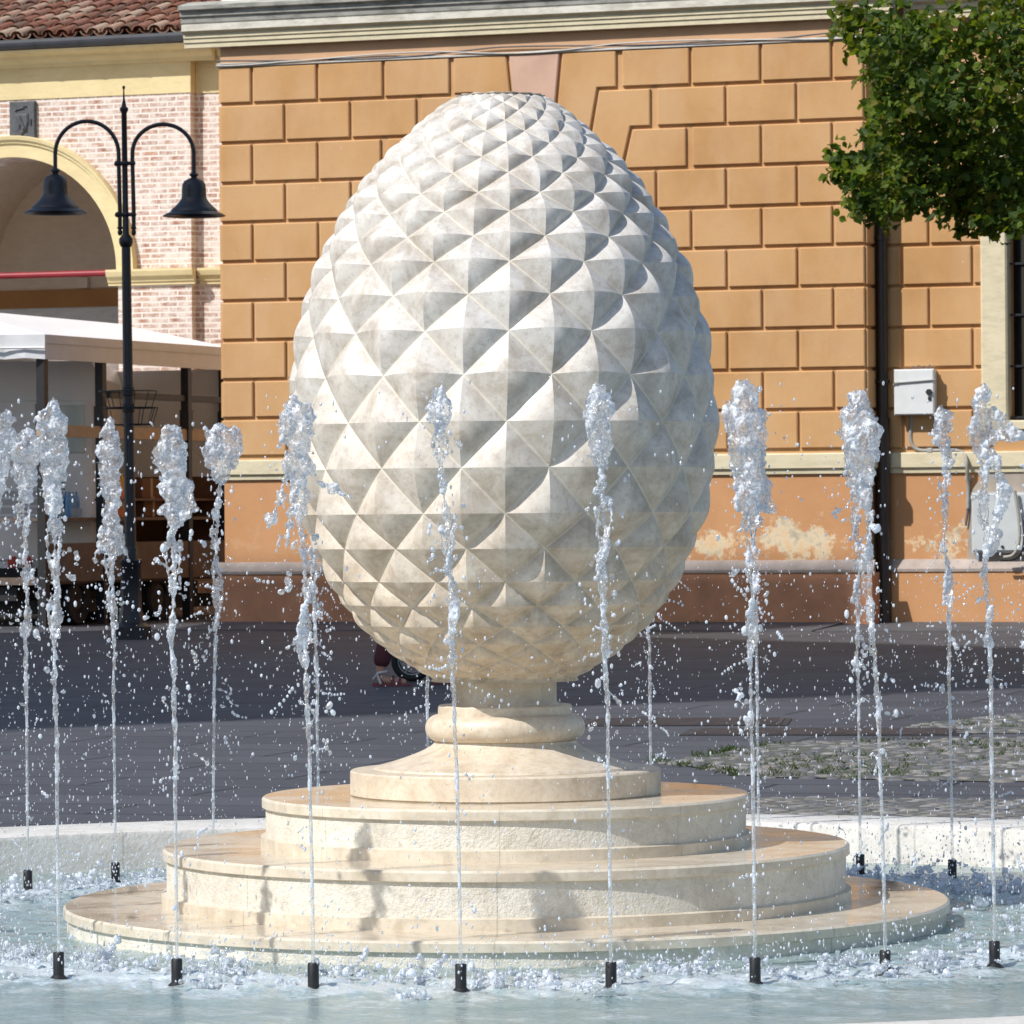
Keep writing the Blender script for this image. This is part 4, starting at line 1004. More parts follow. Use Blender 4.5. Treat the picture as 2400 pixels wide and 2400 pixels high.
# interior of the portico
m = MB(); IO = BO - 3.1
def iq(mb, *p, mi=0): mb.add([W(*q) for q in p], [tuple(range(len(p)))], mi)
_, zl = fb(100, 680, IO); _, zl2 = fb(100, 722, IO)
iq(m, (SLFT, IO, zl), (sR2, IO, zl), (sR2, IO, zTop + .3), (SLFT, IO, zTop + .3))
nv = 20                                        # groin vault over the portico
for i in range(nv * 3):
    aS = aS0 - PITCH * (i // nv); i = i % nv; a0, a1 = math.pi * i / nv, math.pi * (i + 1) / nv; rr = Ri + .28
    iq(m, (aS + rr * math.cos(a0), BO + D, aZ + rr * math.sin(a0) + .02), (aS + rr * math.cos(a1), BO + D, aZ + rr * math.sin(a1) + .02), (aS + rr * math.cos(a1), IO, aZ + rr * math.sin(a1) + .02), (aS + rr * math.cos(a0), IO, aZ + rr * math.sin(a0) + .02))
aS = aS0; iq(m, (sR2, BO + D, 0), (sR2, IO, 0), (sR2, IO, zTop), (sR2, BO + D, zTop)); iq(m, (SLFT + .02, BO + D, aZ + Ri), (SLFT + .02, IO, aZ + Ri), (SLFT + .02, IO, zTop), (SLFT + .02, BO + D, zTop))
m.build('portico_vault', MT['tan'], bb)
m = MB(); iq(m, (SLFT, IO, 0), (sR2, IO, 0), (sR2, IO, zl2), (SLFT, IO, zl2)); m.build('portico_wall', MT['attic'], bb)
m = MB(); m.box(W, SLFT, sR2, IO - .1, IO + .04, zl2, zl); m.build('portico_band', MT['orange_dark'], bb)
q = fb(200, 672, IO + .05); m = MB(); m.box(W, q[0] - .1, q[0] + .06, IO + .041, IO + .12, q[1] - .02, q[1] + .12); m.build('vault_corbel', MT['tan'], bb)
m = MB(); pts = [W(aS + x, IO + .01, aZ + z) for x, z in ((.30, -.8), (.30, .0), (.22, .5), (.05, 1.0), (-.08, 1.35))]; m.tube(smooth(pts), .014, 6); m.build('vault_seam', MT['wood'], bb)
m = MB(); m.tube([W(aS - Ri - .05, BO - .3, aZ - .015), W(aS + Ri + .05, BO - .3, aZ - .015)], .042, 12); m.build('tie_rod', MT['red'], bb)
# carved plaque above the arch
p0 = z1p(65, 795); p1 = z1p(207, 573); t = thing('stone_plaque', 'dark grey carved coat of arms plaque on the brick above the arch', 'plaque', W((p0[0] + p1[0]) / 2, BO, p0[1]))
m = MB(); m.bbox(W, p0[0], p1[0], BO + .001, BO + .06, p0[1], p1[1], .012); m.build('slab', MT['plaque'], t)
m = MB(); cxs = (p0[0] + p1[0]) / 2; czs = (p0[1] + p1[1]) / 2; pw = (p1[0] - p0[0]) / 2; phh = (p1[1] - p0[1]) / 2
sh = [(cxs + x * pw, czs + z * phh) for x, z in ((-.55, .35), (.5, .35), (.55, -.1), (.38, -.5), (-.02, -.8), (-.42, -.5), (-.6, -.1))]; m.block(sh, BO + .061, BO + .085, .02)
for (x, z, w_, h_, r_) in ((-.1, .62, .6, .09, .3), (.25, .75, .3, .07, -.4), (-.45, .55, .25, .08, .8), (-.5, .15, .12, .3, .2), (.7, -.1, .07, .35, 0)):
    m.block([(cxs + (x + a * math.cos(r_) - b_ * math.sin(r_) * .6) * pw, czs + (z + (a * math.sin(r_) * .5 + b_ * math.cos(r_))) * phh) for a, b_ in ((-w_ / 2, -h_ / 2), (w_ / 2, -h_ / 2), (w_ / 2, h_ / 2), (-w_ / 2, h_ / 2))], BO + .061, BO + .08, .01)
m.block([(cxs + x * pw, czs + z * phh) for x, z in ((-.35, .2), (-.1, .24), (.35, -.45), (.15, -.5))], BO + .086, BO + .108, .012)
m.block([(cxs + x * pw, czs + z * phh) for x, z in ((-.3, -.1), (-.05, -.2), (-.1, -.5), (-.25, -.4))], BO + .086, BO + .104, .012)
m.build('relief', MT['plaque'], t)

# ================================================================== STREET LAMP
LY = 45.4
def lp_(x, y): p = at(x * .41408, y * .41408, LY); return p.x, p.z
k_ = .41408 * LY / F_PX
base = at(309, 1497, LY); LX = base.x
lamp = thing('street_lamp', 'black cast iron street lamp with two bell shades and wire flower basket', 'street lamp', (LX, LY, 0))
topx, topz = lp_(700, 487); lean = (topx - LX) / topz
def LPt(z, dx=0, dy=0): return Vector((LX + lean * z + dx, LY + dy, z))
def lathe_up(prof, name, mat, dx=0, seg=20, parent=lamp, sm=True):
    m = MB(); z0 = prof[0][1]
    for (r0, a), (r1, b_) in zip(prof, prof[1:]):
        vs = []
        for r, z in ((r0, a), (r1, b_)):
            c = LPt(z, dx); vs += [(c.x + r * math.cos(2 * math.pi * q / seg), c.y + r * math.sin(2 * math.pi * q / seg), z) for q in range(seg)]
        m.add(vs, [(q, (q + 1) % seg, seg + (q + 1) % seg, seg + q) for q in range(seg)], 0, sm)
    o = m.build(name, MT[mat], parent, weld=True); o.data.set_sharp_from_angle(angle=R(40)); return o
def zz(y): return lp_(700, y)[1]
zb = at(309, 700 + 1480 * .41408, LY).z; zfl = at(309, 700 + 1790 * .41408, LY).z
lathe_up([(.0, .0), (.20, 0), (.20, .13), (.17, .15), (.135, .17), (.125, zfl), (.108, zfl + .05), (.104, zb - .05), (.118, zb - .03), (.12, zb), (.08, zb + .02), (.075, zb + .12), (.058, zb + .14)], 'base', 'iron', seg=8, sm=False)
lathe_up([(.058, zb + .13), (.050, zz(1960)), (.046, zz(1400)), (.06, zz(1392)), (.072, zz(1372)), (.072, zz(1352)), (.052, zz(1338)), (.034, zz(1325)), (.030, zz(1180)), (.028, zz(640)), (.044, zz(625)), (.044, zz(612)), (.024, zz(602)), (.024, zz(595)), (.011, zz(560)), (.006, zz(508)), (.014, zz(500)), (.016, zz(492)), (.009, zz(486)), (0, zz(484))], 'pole', 'iron')
for y in (1215, 925):
    m = MB(); z = zz(y); c = LPt(z)
    m.tube([c + Vector((-.105, 0, 0)), c + Vector((.10, 0, 0))], .02, 8); m.ball(c, .045, 2, 0, (1, 1, .8))
    for sx in (-.078, .078): m.ball(c + Vector((sx, 0, 0)), .034, 2, 0, (1, 1, .9))
    m.build('bracket', MT['iron'], lamp)
for (xi, yt, xo, yo, xin, yb, rb) in ((672, 685, 313, 965, 679, 1290, 370), (750, 705, 1097, 988, 757, 1290, 360)):
    m = MB(); xa, xb = lp_(xi, 925)[0], lp_(xo, 925)[0]; zt = lp_(0 + xi, yt)[1]; zi = lp_(xi, 925)[1]; cx = (xa + xb) / 2; rx = (xa - xb) / 2; rz = zt - lp_(xi, 870)[1]
    pts = [Vector((lp_(xin, yb)[0], LY, lp_(xin, yb)[1])), Vector((lp_(xin, 1200)[0], LY, lp_(xin, 1200)[1])), Vector((xa, LY, zi))]
    zc_ = zt - rz
    pts += [Vector((cx + rx * math.cos(math.pi * q / 20), LY, zc_ + rz * math.sin(math.pi * q / 20))) for q in range(21)]
    ex, ez = lp_(xo, yo); pts.append(Vector((ex, LY, ez)))
    m.tube(pts, .0215, 10); p = pts[0]
    m.ball(p, .030, 2, 0, (1, 1, .7)); m.ball(p + Vector((0, 0, -.045)), .026, 2, 0, (1, 1, 1.4)); m.build('arm', MT['iron'], lamp)
    m = MB(); u = k_; prof = [(0, 0), (14, 0), (16, 6), (27, 12), (27, 20), (18, 26), (17, 34), (34, 40), (56, 52), (68, 72), (71, 100), (72, 145), (76, 158), (92, 180), (118, 206), (134, 220), (138, 232), (160, 240), (184, 254), (180, 258), (150, 256), (120, 250), (100, 230), (60, 210), (0, 200)]
    s_ = rb / 370; m.lathe([(r * u * s_, -z * u * s_) for r, z in prof], (ex, LY, ez + 14 * u), 40)
    o = m.build('bell_shade', MT['iron'], lamp, weld=True); o.data.set_sharp_from_angle(angle=R(45))
    m = MB(); m.lathe([(0, -.245 * s_ * 1.9 + .03), (.11, -.40 * s_), (.15, -.43 * s_)], (ex, LY, ez + 14 * u), 24); m.build('glass', MT['whitebox'], lamp)
# wire basket round the pole
m = MB()
def ringpts(r, z, a0=0, a1=360, n=40, dx=0): return [LPt(z, dx + r * math.cos(R(a0 + (a1 - a0) * q / n)), r * .9 * math.sin(R(a0 + (a1 - a0) * q / n))) for q in range(n + 1)]
zA, zB, zC = at(300, 700 + 525 * .414, LY).z, at(300, 700 + 618 * .414, LY).z, at(300, 700 + 712 * .414, LY).z
for (zt, zl_, a0, a1) in ((zA, zB, 100, 350), (zB, zC, -85, 165)):
    m.tube(ringpts(.30, zt, a0, a1), .0065, 5); m.tube(ringpts(.245, zl_, a0, a1), .0065, 5)
    for q in range(9):
        a = R(a0 + (a1 - a0) * q / 8); m.tube([LPt(zt, .30 * math.cos(a), .27 * math.sin(a)), LPt(zl_, .245 * math.cos(a), .22 * math.sin(a))], .005, 5)
        if q % 2 == 0: m.tube([LPt(zl_, .245 * math.cos(a), .22 * math.sin(a)), LPt(zl_, .04 * math.cos(a), .04 * math.sin(a))], .005, 5)
for z in (zA, zB): m.lathe([(.050, -.05), (.062, -.04), (.062, .04), (.050, .05)], LPt(z), 16)
m.build('flower_basket', MT['iron_dark'], lamp)

# ================================================================== MARKET TRAILER and VAN
CA = at(105, 785, 50.5); CA.z = 0; DV = Vector((.377, .926, 0)).normalized(); DL = Vector((-1, -.02, 0)).normalized(); DN = Vector((DV.y, -DV.x, 0))   # DN faces the square
def TT(a, o, z): return CA + DV * a + DN * o + UP * z
def tz(y2, x=140, Y=50.7): return at(x, 700 + y2 * .41408, Y).z
st = thing('market_trailer', 'market trailer stall with white awning and dark posts before the brick arcade', 'market stall', CA)
zA1, zA0 = tz(205), tz(345); LEN = 4.9
m = MB(); m.box(TT, 0, LEN, -.03, 0, zA0, zA1 - .0); 
m.box(TT, -.02, LEN, .002, .012, zA1 - .10, zA1 - .085)
m.build('valance', MT['canvas_beige'], st)
m = MB(); a_, b_ = CA + UP * zA0, CA + DL * 3.2 + UP * (zA0 + .01)
nn = 14; vs = []
for i in range(nn + 1):
    t = i / nn; p = CA + DL * (3.2 * t); o_ = Vector((0, -.02 * math.sin(i * 2.1), 0)); vs += [p + UP * (zA0 + .015 * (i % 2)) + o_, p + UP * (zA1 - .15) + o_ * .5, p + UP * zA1]
m.add(vs, [(3 * i, 3 * i + 3, 3 * i + 4, 3 * i + 1) for i in range(nn)] + [(3 * i + 1, 3 * i + 4, 3 * i + 5, 3 * i + 2) for i in range(nn)])
m.tube([CA + UP * (zA1 - .155) + Vector((0, -.03, 0)), CA + DL * 3.2 + UP * (zA1 - .15) + Vector((0, -.03, 0))], .012, 6)
m.build('side_valance', MT['canvas'], st)
m = MB(); apx = [CA + UP * zA1, TT(LEN, 0, zA1), TT(LEN, -1.6, zA1 + .34), CA + DL * 1.5 + DV * .9 + UP * (zA1 + .34), CA + DL * 3.2 + UP * zA1, CA + DL * 3.2 + DV * LEN + UP * zA1]
m.add(apx, [(0, 1, 2, 3), (0, 3, 4), (4, 3, 2, 5), (2, 1, 5)]); m.build('awning', MT['canvas'], st)
def post(a, o, w=.045):
    m = MB(); m.box(TT, a - w, a + w, o - w, o + w, 0, zA0 + .04); m.box(TT, a - w * 1.3, a + w * 1.3, o - w * 1.2, o + w * 1.2, 2.3, 2.55); m.build('post', MT['iron_dark'], st)
for a, o in ((.06, -.07), (1.5, -.07), (3.75, -.07), (4.8, -.07)): post(a, o, .05)
m = MB(); m.box(TT, 0, LEN, -.12, -.04, tz(780), tz(712)); m.build('rail', MT['woodpale'], st)
m = MB(); m.box(TT, 1.7, LEN, -.14, -.05, tz(545), tz(508)); m.build('upper_rail', MT['iron_dark'], st)
m = MB(); m.box(TT, .1, LEN, -.1, -.03, tz(1605), tz(1385)); m.build('front_panel', MT['wood'], st)
m = MB(); m.box(TT, .1, LEN, -2.3, -.12, tz(1620), tz(1585)); m.box(TT, .4, LEN, -1.0, -.12, tz(1258), tz(1240)); m.box(TT, 1.9, LEN, -.9, -.2, tz(1142), tz(1130)); m.build('shelf', MT['wood'], st)
m = MB(); m.box(TT, .9, 7.5, -2.32, -2.30, .5, 1.75); m.build('back_panel', MT['brownbox'], st)
m = MB(); m.box(TT, .5, LEN, -1.9, -.3, .14, .30); m.box(TT, .2, LEN, -2.2, -.5, .3, .46); m.build('chassis', MT['black'], st)
m = MB(); m.box(TT, .9, 7.5, -2.32, -2.30, 1.752, zA1 - .02); m.build('inner_panel', MT['vanwhite'], st)
m = MB(); m.box(TT, LEN - .03, LEN, -2.28, -.13, 1.752, zA0 + .02); m.build('end_panel', MT['vanwhite'], st)
m = MB(); m.box(TT, LEN - .03, LEN, -2.28, -.13, .5, 1.75); m.build('end_panel', MT['brownbox'], st)
for a in (1.1, 3.2):
    w_ = MB(); c = TT(a, -.25, .29)
    w_.lathe([(0, 0)], (0, 0, 0), 4)
    M_ = Matrix.Translation(c) @ Matrix((( DV.x, 0, DN.x, 0), (DV.y, 0, DN.y, 0), (0, 1, 0, 0), (0, 0, 0, 1)))
    def whl(prof, mt, name, par):
        q = MB(); q.lathe(prof, (0, 0, 0), 28); q.v = [tuple(M_ @ Vector(p)) for p in q.v]; return q.build(name, MT[mt], par)
    tw = whl([(.17, -.09), (.27, -.09), (.29, -.06), (.29, .06), (.27, .09), (.17, .09)], 'rubber', 'wheel', st); whl([(0, .05), (.10, .07), (.17, .06), (.18, .085)], 'iron_dark', 'rim', tw)
# goods on the trailer
def pack(name, lab, a, o, z, mt, nx=3, ny=2, r=.045, hh=.30, cat='bottle pack', group=None):
    t = thing(name, lab, cat, TT(a, o, z), group); m = MB()
    for i in range(nx):
        for j in range(ny):
            c = TT(a + (i - (nx - 1) / 2) * r * 2.05, o + (j - (ny - 1) / 2) * r * 2.05, z)
            m.lathe([(0, 0), (r, .0), (r, hh * .62), (r * .8, hh * .75), (r * .35, hh * .88), (r * .35, hh), (0, hh)], c, 10)
    m.build('bottles', MT[mt], t)
    m = MB(); m.box(TT, a - nx * r * 1.06, a + nx * r * 1.06, o - ny * r * 1.06, o + ny * r * 1.06, z - .0, z + hh * .35); m.build('wrap', MT['bluewrap' if mt == 'bluewrap' else 'orange_bottle'], t)
zs1, zs2 = tz(1240) + .002, tz(1130) + .002
pack('bottle_pack', 'blue water bottle pack on the trailer shelf left of the lamp post, lower one', .9, -.4, zs1, 'bluewrap', group=None)
pack('bottle_pack', 'blue water bottle pack stacked on another pack left of the lamp post', .9, -.4, zs1 + .32, 'bluewrap')
pack('bottle_pack', 'blue water bottle pack half hidden behind the lamp post', 1.35, -.42, zs1, 'bluewrap')
pack('juice_pack', 'yellow juice bottles on the lower trailer shelf right of the lamp post', 2.5, -.45, zs1, 'yellow_bottle', 5, 2, .05, .30)
pack('juice_pack', 'yellow juice bottles on the upper trailer shelf right of the lamp post', 2.55, -.45, zs2, 'yellow_bottle', 5, 2, .05, .30)
for lab, a, z, mt in (('brown cardboard box on the lower trailer shelf near the orange corner', 3.3, zs1, 'brownbox'), ('brown cardboard box on the upper trailer shelf near the orange corner', 3.25, zs2, 'brownbox')):
    t = thing('cardboard_box', lab, 'box', TT(a, -.5, z)); m = MB(); m.bbox(lambda p, q, r_: TT(p, q, r_), a - .25, a + .25, -.75, -.3, z, z + .24, .01); m.build('body', MT[mt], t)
    m = MB(); m.box(TT, a - .03, a + .03, -.752, -.297, z, z + .243); m.build('tape', MT['woodpale'], t)
# van parked behind, tail towards the square
vn = thing('white_van', 'white van with red tail lamp parked beside the market trailer', 'van', (-6.6, 53.2, 0))
VX0, VX1, VY = -8.1, at(250, 1000, 53).x, 52.4
def VT(a, o, z): return Vector((a, VY + o, z))
m = MB(); pr = [(VX0, .42), (VX1, .42), (VX1 + .0, 1.3), (VX1 - .03, 2.9), (VX1 - .12, 3.1), (VX0 + .12, 3.1), (VX0 + .03, 2.9), (VX0, 1.3)]
m.add([Vector((a, VY, z)) for a, z in pr] + [Vector((a, VY + 4.6, z)) for a, z in pr], [tuple(range(8)), tuple(range(8, 16))] + [(i, (i + 1) % 8, 8 + (i + 1) % 8, 8 + i) for i in range(8)])
m.build('body', MT['vanwhite'], vn)
m = MB(); wx0, wx1 = at(212, 1000, VY).x, at(246, 1000, VY).x; zw1, zw0 = at(220, 950, VY).z, at(220, 1062, VY).z
m.bbox(lambda a, q, z: VT(a, -q, z), VX1 - 1.5, VX1 - .12, .0, .035, .75, zw1 + .06, .012); dv = m.build('door', MT['vanwhite'], vn)
m = MB(); m.bbox(lambda a, q, z: VT(a, -q, z), VX1 - .62, VX1 - .2, .036, .05, zw0, zw1, .01); m.build('window', MT['paleglass'], dv)
m = MB(); m.box(VT, VX0, VX1, -.10, -.002, .38, .66); m.build('bumper', MT['black'], vn)
for px in (30, 64):
    c = at(px, 1322, VY); m = MB(); m.bbox(lambda a, q, z: VT(a, -q, z), c.x - .055, c.x + .055, .0, .04 if px == 64 else .039, c.z - .10, c.z + .10, .012); m.build('tail_lamp', MT['tail'], vn)
m = MB(); c0 = at(0, 1180, VY); 
for k in range(4): m.box(VT, c0.x - .8, c0.x + .44, -.04, -.002, c0.z - .22 + k * .10, c0.z - .15 + k * .10)
m.build('louvre', MT['cabinet'], vn)
for a in (VX0 + .25, VX1 - .25):
    for yy in (.9, 3.7):
        q = MB(); q.lathe([(0, -.1), (.2, -.1), (.31, -.09), (.33, -.05), (.33, .05), (.31, .09), (.2, .1), (0, .1)], (0, 0, 0), 24); q.v = [(a + p[2], VY + yy + p[0], .33 + p[1]) for p in q.v]; w_ = q.build('wheel', MT['rubber'], vn)
        q = MB(); q.lathe([(0, .105), (.19, .115), (.2, .1)], (0, 0, 0), 20); sg = 1 if a > -7 else -1; q.v = [(a + sg * p[2], VY + yy + p[0], .33 + p[1]) for p in q.v]; q.build('rim', MT['steel'], w_)

# ================================================================== PERSON WITH STROLLER (mostly behind the cone)
def skin_mesh(name, verts, edges, mat, parent=None, sub=2, root=0):
    me = bpy.data.meshes.new(name); me.from_pydata([v[0] for v in verts], edges, []); tmp = bpy.data.objects.new('tmp', me); COL.objects.link(tmp)
    md = tmp.modifiers.new('s', 'SKIN'); md.use_smooth_shade = True
    for i, v in enumerate(verts):
        r = v[1]; tmp.data.skin_vertices[0].data[i].radius = (r, r) if isinstance(r, float) else r; tmp.data.skin_vertices[0].data[i].use_root = i == root
    sb = tmp.modifiers.new('u', 'SUBSURF'); sb.levels = sub; sb.render_levels = sub
    dg = bpy.context.evaluated_depsgraph_get(); out = bpy.data.meshes.new_from_object(tmp.evaluated_get(dg)); out.name = name
    bpy.data.objects.remove(tmp); bpy.data.meshes.remove(me); out.materials.clear(); out.materials.append(MT[mat])
    out.polygons.foreach_set('use_smooth', [True] * len(out.polygons))
    o = bpy.data.objects.new(name, out); COL.objects.link(o); WPOS[o.name] = Vector((0, 0, 0))
    if parent is not None: hang(o, parent)
    return o
PY = 32.4; px0 = at(890, 1600, PY).x; q = lambda x, y, z: (px0 + x, PY + y, z)
pe = thing('person', 'person in maroon trousers and sandals walking behind the cone', 'person', (px0 + .15, PY, 0))
B = [(q(.20, .1, .93), .115), (q(.22, .1, 1.12), .11), (q(.25, .1, 1.30), .125), (q(.26, .1, 1.42), .085), (q(.29, .1, 1.50), .052), (q(.31, .1, 1.56), .06), (q(.32, .1, 1.64), .088), (q(.32, .1, 1.72), .075),
     (q(.18, .0, .86), .085), (q(.10, -.02, .48), .058), (q(.0, -.02, .10), .036), (q(.22, .2, .86), .085), (q(.38, .22, .48), .058), (q(.42, .22, .10), .036),
     (q(.26, -.07, 1.38), .052), (q(.34, -.12, 1.14), .038), (q(.56, -.10, 1.02), .028), (q(.64, -.08, 1.0), .034), (q(.26, .27, 1.38), .052), (q(.34, .32, 1.14), .038), (q(.56, .30, 1.02), .028), (q(.64, .28, 1.0), .034),
     (q(.02, -.02, .045), .034), (q(.20, -.02, .028), .026), (q(.44, .22, .045), .034), (q(.62, .22, .028), .026)]
E = [(0, 1), (1, 2), (2, 3), (3, 4), (4, 5), (5, 6), (6, 7), (0, 8), (8, 9), (9, 10), (0, 11), (11, 12), (12, 13), (3, 14), (14, 15), (15, 16), (16, 17), (3, 18), (18, 19), (19, 20), (20, 21), (10, 22), (22, 23), (13, 24), (24, 25)]
body = skin_mesh('body', B, E, 'skin', pe)
fm = MB()                                     # fingers, nose, ears
for s_, yy in ((-1, -.08), (1, .28)):
    for f in range(4): fm.tube([q(.655, yy - .024 + .016 * f, 1.005), q(.685, yy - .026 + .017 * f, .995), q(.690, yy - .026 + .017 * f, .965), q(.668, yy - .024 + .016 * f, .955)], [.0085, .008, .0075, .006], 6)
    fm.tube([q(.635, yy - .03 * s_, 1.01), q(.66, yy - .042 * s_, .985), q(.672, yy - .03 * s_, .965)], [.010, .009, .007], 6)
fm.tube([q(.400, .1, 1.675), q(.428, .1, 1.645), q(.405, .1, 1.635)], [.010, .014, .008], 6)
for yy in (.012, .188): fm.ball(q(.315, yy, 1.655), .026, 2, 0, (.6, .35, 1.1))
fm.build('hands_and_face', MT['skin'], pe)
m = MB()
for yy in (.068, .132): m.ball(q(.398, yy, 1.672), .011, 2)
m.tube([q(.402, .075, 1.605), q(.408, .1, 1.602), q(.402, .125, 1.605)], .006, 6); m.build('eyes_and_mouth', MT['hair'], pe)
hv = [(q(.30, .1, 1.70), .095), (q(.28, .1, 1.745), .085), (q(.235, .1, 1.66), .075), (q(.215, .1, 1.56), .055)]
skin_mesh('hair', hv, [(0, 1), (0, 2), (2, 3)], 'hair', pe)
tv = [(q(.20, .1, .95), .13), (q(.18, .0, .84), .10), (q(.10, -.02, .48), .075), (q(.0, -.02, .13), .068), (q(.22, .2, .84), .10), (q(.38, .22, .48), .075), (q(.42, .22, .13), .068)]
skin_mesh('trousers', tv, [(0, 1), (1, 2), (2, 3), (0, 4), (4, 5), (5, 6)], 'trousers', pe)
bv = [(q(.20, .1, .90), .14), (q(.22, .1, 1.12), .128), (q(.25, .1, 1.30), .14), (q(.26, .1, 1.41), .095), (q(.26, -.08, 1.38), .066), (q(.31, -.11, 1.22), .056), (q(.26, .28, 1.38), .066), (q(.31, .31, 1.22), .056)]
skin_mesh('blouse', bv, [(0, 1), (1, 2), (2, 3), (3, 4), (4, 5), (3, 6), (6, 7)], 'blouse', pe)
for dx, yy in ((.0, -.02), (.42, .22)):
    m = MB(); sole = [(-.05, -.035), (.02, -.042), (.12, -.05), (.20, -.045), (.235, .0), (.20, .045), (.12, .05), (.02, .042), (-.05, .035)]
    m.add([q(dx + a, yy + b_, .001) for a, b_ in sole] + [q(dx + a, yy + b_, .022) for a, b_ in sole], [tuple(range(9)), tuple(range(9, 18))] + [(i, (i + 1) % 9, 9 + (i + 1) % 9, 9 + i) for i in range(9)])
    m.box(lambda a, b_, c: Vector(q(dx + a, yy + b_, c)), -.05, .02, -.033, .033, .001, .03)
    for a, h_ in ((.14, .055), (.09, .075)): m.tube([q(dx + a, yy - .05, .02), q(dx + a + .01, yy - .03, h_), q(dx + a + .01, yy + .03, h_), q(dx + a, yy + .05, .02)], .010, 6)
    sd_ = m.build('sandal', MT['sandal'], pe)
    m = MB(); m.tube([q(dx - .045, yy, .05), q(dx - .01, yy - .045, .10), q(dx + .05, yy - .03, .11), q(dx + .05, yy + .03, .11), q(dx - .01, yy + .045, .10), q(dx - .045, yy, .05)], .009, 6); m.tube([q(dx - .02, yy - .046, .095), q(dx + .01, yy - .048, .02)], .010, 6); m.build('strap', MT['sandal_white'], sd_)
# stroller
SY = 33.5; sx = at(967, 1500, SY).x; q2 = lambda x, y, z: Vector((sx + x, SY + y, z))
sr = thing('stroller', 'dark stroller pushed along behind the cone, one tyre visible', 'stroller', q2(.3, 0, 0))
for (x, y) in ((0, -.24), (0, .24), (.62, -.20), (.62, .20)):
    m = MB(); m.tube([q2(x + .132 * math.cos(2 * math.pi * k / 32), y, .158 + .132 * math.sin(2 * math.pi * k / 32)) for k in range(33)], .026, 10, caps=False); w_ = m.build('wheel', MT['rubber'], sr)
    m = MB(); m.tube([q2(x + .108 * math.cos(2 * math.pi * k / 32), y, .158 + .108 * math.sin(2 * math.pi * k / 32)) for k in range(33)], .008, 6, caps=False)
    for k in range(6): m.tube([q2(x, y, .158), q2(x + .108 * math.cos(k * 1.047), y, .158 + .108 * math.sin(k * 1.047))], .006, 5)
    m.build('rim', MT['steel'], w_)
m = MB()
for y in (-.20, .20): m.tube([q2(.62, y, .16), q2(.25, y, .55), q2(-.12, y, .95), q2(-.20, y, 1.0)], .012, 8); m.tube([q2(0, y * 1.2, .16), q2(.30, y, .60)], .012, 8)
m.tube([q2(-.20, -.20, 1.0), q2(-.20, .20, 1.0)], .014, 8); m.tube([q2(0, -.24, .16), q2(0, .24, .16)], .01, 8); m.build('frame', MT['iron_dark'], sr)
m = MB(); cs = [(.55, .40), (.20, .34), (.0, .80), (.04, .84), (.26, .42), (.58, .46)]
m.add([q2(a, -.19, z) for a, z in cs] + [q2(a, .19, z) for a, z in cs], [tuple(range(6)), tuple(range(6, 12))] + [(i, (i + 1) % 6, 6 + (i + 1) % 6, 6 + i) for i in range(6)]); m.build('seat', MT['stroller'], sr)
m = MB()
for k in range(7):
    a0, a1 = R(60 + k * 18), R(78 + k * 18); m.add([q2(.12 + .32 * math.cos(a), y, .74 + .30 * math.sin(a)) for a in (a0, a1) for y in (-.19, .19)], [(0, 1, 3, 2)])
m.build('hood', MT['stroller'], sr)

# ================================================================== LIME TREE (upper right)
TY = 38.0; tr = thing('lime_tree', 'dark green lime tree hanging into the upper right before the orange wall', 'tree', (6.5, TY, 0))
rl = random.Random(12); lm = MB()
def leaf_at(p, size, mi):
    d = Vector((rl.gauss(0, 1), rl.gauss(0, 1), rl.gauss(-.35, .8))).normalized(); nrm = Vector((rl.gauss(-.45, .55), rl.gauss(-.45, .55), rl.gauss(.65, .5))); nrm = (nrm - d * nrm.dot(d)).normalized(); s_ = d.cross(nrm); w = size * .46
    cup = nrm * (size * .12)
    pts = [p, p + d * size * .18 + s_ * w * .75 + cup, p + d * size * .55 + s_ * w + cup, p + d * size * .85 + s_ * w * .35 + cup * .6, p + d * size * 1.08 - cup * .3, p + d * size * .85 - s_ * w * .35 + cup * .6, p + d * size * .55 - s_ * w + cup, p + d * size * .18 - s_ * w * .75 + cup]
    lm.add(pts, [(0, 1, 2, 3, 4), (0, 4, 5, 6, 7)], mi)
clumps = []
# clump centres measured along the visible lower-left outline, then the rest of the crown
for (x, y, r) in ((1985, 30, .16), (2010, 70, .20), (2050, 40, .22), (2090, 100, .22), (2035, 110, .14), (2130, 60, .26), (2180, 130, .26), (2060, 150, .15), (2120, 170, .2), (2230, 60, .25), (2290, 110, .28), (2350, 60, .3), (2390, 140, .3),
                  (2070, 190, .14), (2130, 215, .24), (2200, 210, .28), (2270, 220, .3), (2340, 220, .3), (2395, 250, .3), (2060, 250, .13), (2110, 270, .2), (2170, 280, .26), (2240, 300, .28), (2310, 300, .28), (2380, 330, .28),
                  (1962, 372, .09), (1990, 378, .12), (2010, 395, .14), (2045, 350, .14), (2060, 385, .2), (2110, 340, .22), (2150, 370, .22), (2200, 390, .24), (2270, 380, .26), (2340, 400, .28), (2390, 420, .28),
                  (1968, 402, .09), (2000, 420, .13), (2040, 430, .16), (2090, 430, .2), (2130, 410, .2), (2190, 440, .18), (2250, 440, .2), (2310, 450, .22), (2370, 470, .22), (2020, 470, .12), (2040, 500, .10), (2060, 470, .13), (2075, 495, .11), (2100, 480, .13), (2140, 465, .12), (2250, 490, .12), (2290, 485, .14), (2340, 500, .14), (2390, 510, .14), (2330, 508, .08), (2300, 514, .07), (2360, 512, .09), (2395, 512, .1)):
    p = at(x, y, TY + rl.uniform(-.9, .7)); clumps.append((p, r * 1.05, 1.0)); 
    if x > 2090: clumps.append((p + Vector((0, rl.uniform(.5, 1.6), 0)), r * 1.2, .8))
